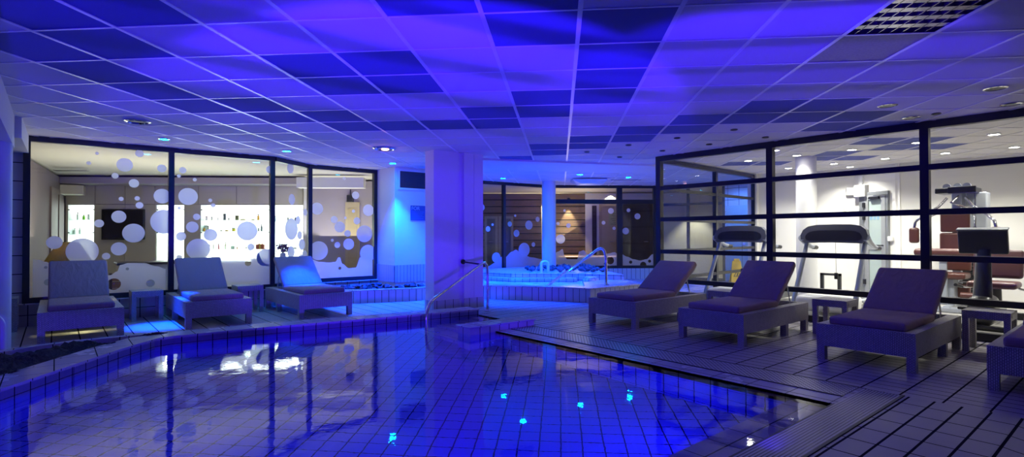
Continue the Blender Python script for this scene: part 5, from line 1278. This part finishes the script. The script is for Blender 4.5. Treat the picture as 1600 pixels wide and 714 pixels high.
p = onz(954.5, 302, 2.5); t = thing('corridor_spotlight', cs_[0][2], 'ceiling spotlight', (p.x, p.y, 2.494)); MB().lathe([(.06, .006), (.066, -.004), (.05, -.008)], n=20).build('trim_ring', CHROME, t, True); MB().cyl((0, 0, -.006), (0, 0, .003), .05).build('lens', LED_W, t); lamp('SPOT', 'beam', (0, 0, -.03), 20, WARM, None, .03, angle=120, parent=t)
uls = [(1387, 164, 'round'), (1424, 183, 'round'), (1555, 137, 'round'), (1580, 162, 'round'), (1058, 215, 'tiny'), (982, 226, 'tiny'), (917, 237, 'tiny'), (1035, 235, 'tiny'), (968, 245, 'tiny'), (1108, 225, 'tiny'), (1147, 202, 'tiny'), (1196, 214, 'tiny'), (1463, 177, 'tiny')]
desc = ['unlit round ceiling spot nearest the gym beam', 'unlit round ceiling spot second from the louvred light', 'unlit round ceiling spot at the right below the louvred light', 'unlit round ceiling spot closest to the right edge',
        'tiny dark ceiling spot left of the gym corner in the middle of its row', 'tiny dark ceiling spot third from the ceiling beam', 'tiny dark ceiling spot nearest the square column', 'tiny dark ceiling spot above the gym corner', 'tiny dark ceiling spot closest to the ceiling beam',
        'tiny dark ceiling spot above the first gym pane', 'tiny dark ceiling spot below the dark tile zigzag', 'tiny dark ceiling spot touching the gym beam', 'tiny dark ceiling dot right of the metal tile']
for (px, py, k), lab in zip(uls, desc):
    downlight('unlit_ceiling_spotlight', lab, onz(px, py, CEIL), DARKP, .075 if k == 'round' else .03, CHROME if k == 'round' else DARKP, group=GS)
for px, py, R, lab, lens in ((215, 188, .13, 'dark round unlit ceiling downlight with chrome rim at the left', DARKP), (600, 231, .17, 'round ceiling lamp glowing amber left of the square column', None)):  # unlit recessed downlight at the left, amber lamp by the column
    p = onz(px, py, CEIL); t = thing('round_ceiling_fitting', lab, 'ceiling fitting', (p.x, p.y, CEIL - .006))
    MB().lathe([(R, .006), (R + .005, -.012), (R - .02, -.022), (R - .03, -.006)], n=32).build('rim', CHROME, t, True)
    MB().cyl((0, 0, -.008), (0, 0, .003), R - .028, n=28).build('face', lens or mat('reflector', (.5, .5, .55), .2, .9), t)
    if not lens: MB().sphere((.02, .0, -.016), .06, 16, 0, (1, 1, .3)).build('bulb', LED_Y, t, True); lamp('POINT', 'glow', (0, 0, -.08), 1.2, (1, .45, .3), None, .04, parent=t)
p = onz(920, 288, 2.44)
t = thing('ceiling_box', 'white faceted box hanging under the ceiling above the whirlpool', 'ceiling unit', (p.x, p.y, 2.44), math.atan2(CR.y, CR.x))
cbx = MB(); cbx.add([(-.20, -.2, 0), (.33, -.1, 0), (.33, .3, 0), (-.25, .3, 0), (-.42, -.28, .10), (.43, -.28, .10), (.43, .42, .10), (-.42, .42, .10), (.02, -.24, 0), (-.05, -.34, .10)],
        [(0, 3, 2, 1, 8), (0, 8, 9, 4), (8, 1, 5, 9), (1, 2, 6, 5), (2, 3, 7, 6), (3, 0, 4, 7), (4, 9, 5, 6, 7)])
cbx.build('shell', WHITEPL, t); MB().box(-.4, .4, -.24, .4, .10, .122).build('mounting_plate', WHITEPL, t)
p = onz(978, 280.5, CEIL)
t = thing('ceiling_slot_vent', 'slim dark slot vent in the spa ceiling near the gym corner', 'vent', (p.x, p.y, CEIL - .006), math.atan2(CR.y, CR.x))
MB().box(-.38, .38, -.03, .03, -.006, .004).build('frame', WHITEPL, t); MB().box(-.36, .36, -.018, .018, -.009, -.006).build('slot', DARKP, t)
# drain in the near deck
p = onz(1526, 697, -.015)
t = thing('floor_drain', 'small round drain in the near deck channel at the bottom right', 'drain', (p.x, .45, -.022))
MB().lathe([(.05, 0), (.05, .006), (.04, .008)], n=24).build('ring', STEEL, t, True)
MB().cyl((0, 0, .0), (0, 0, .006), .04, n=20).build('grid_plate', DARKP, t)
# added lamps hidden behind the whirlpool rim, brightening the spa ceiling
for x, y, p in ((6.30, 8.95, 90), (6.85, 8.12, 90), (7.42, 7.32, 70)):
    lamp('SPOT', 'whirlpool_fill', (x, y, .235), p, CYAN, (x + 1.2, y + 1.1, 1.9), .03, angle=150, blend=.8)
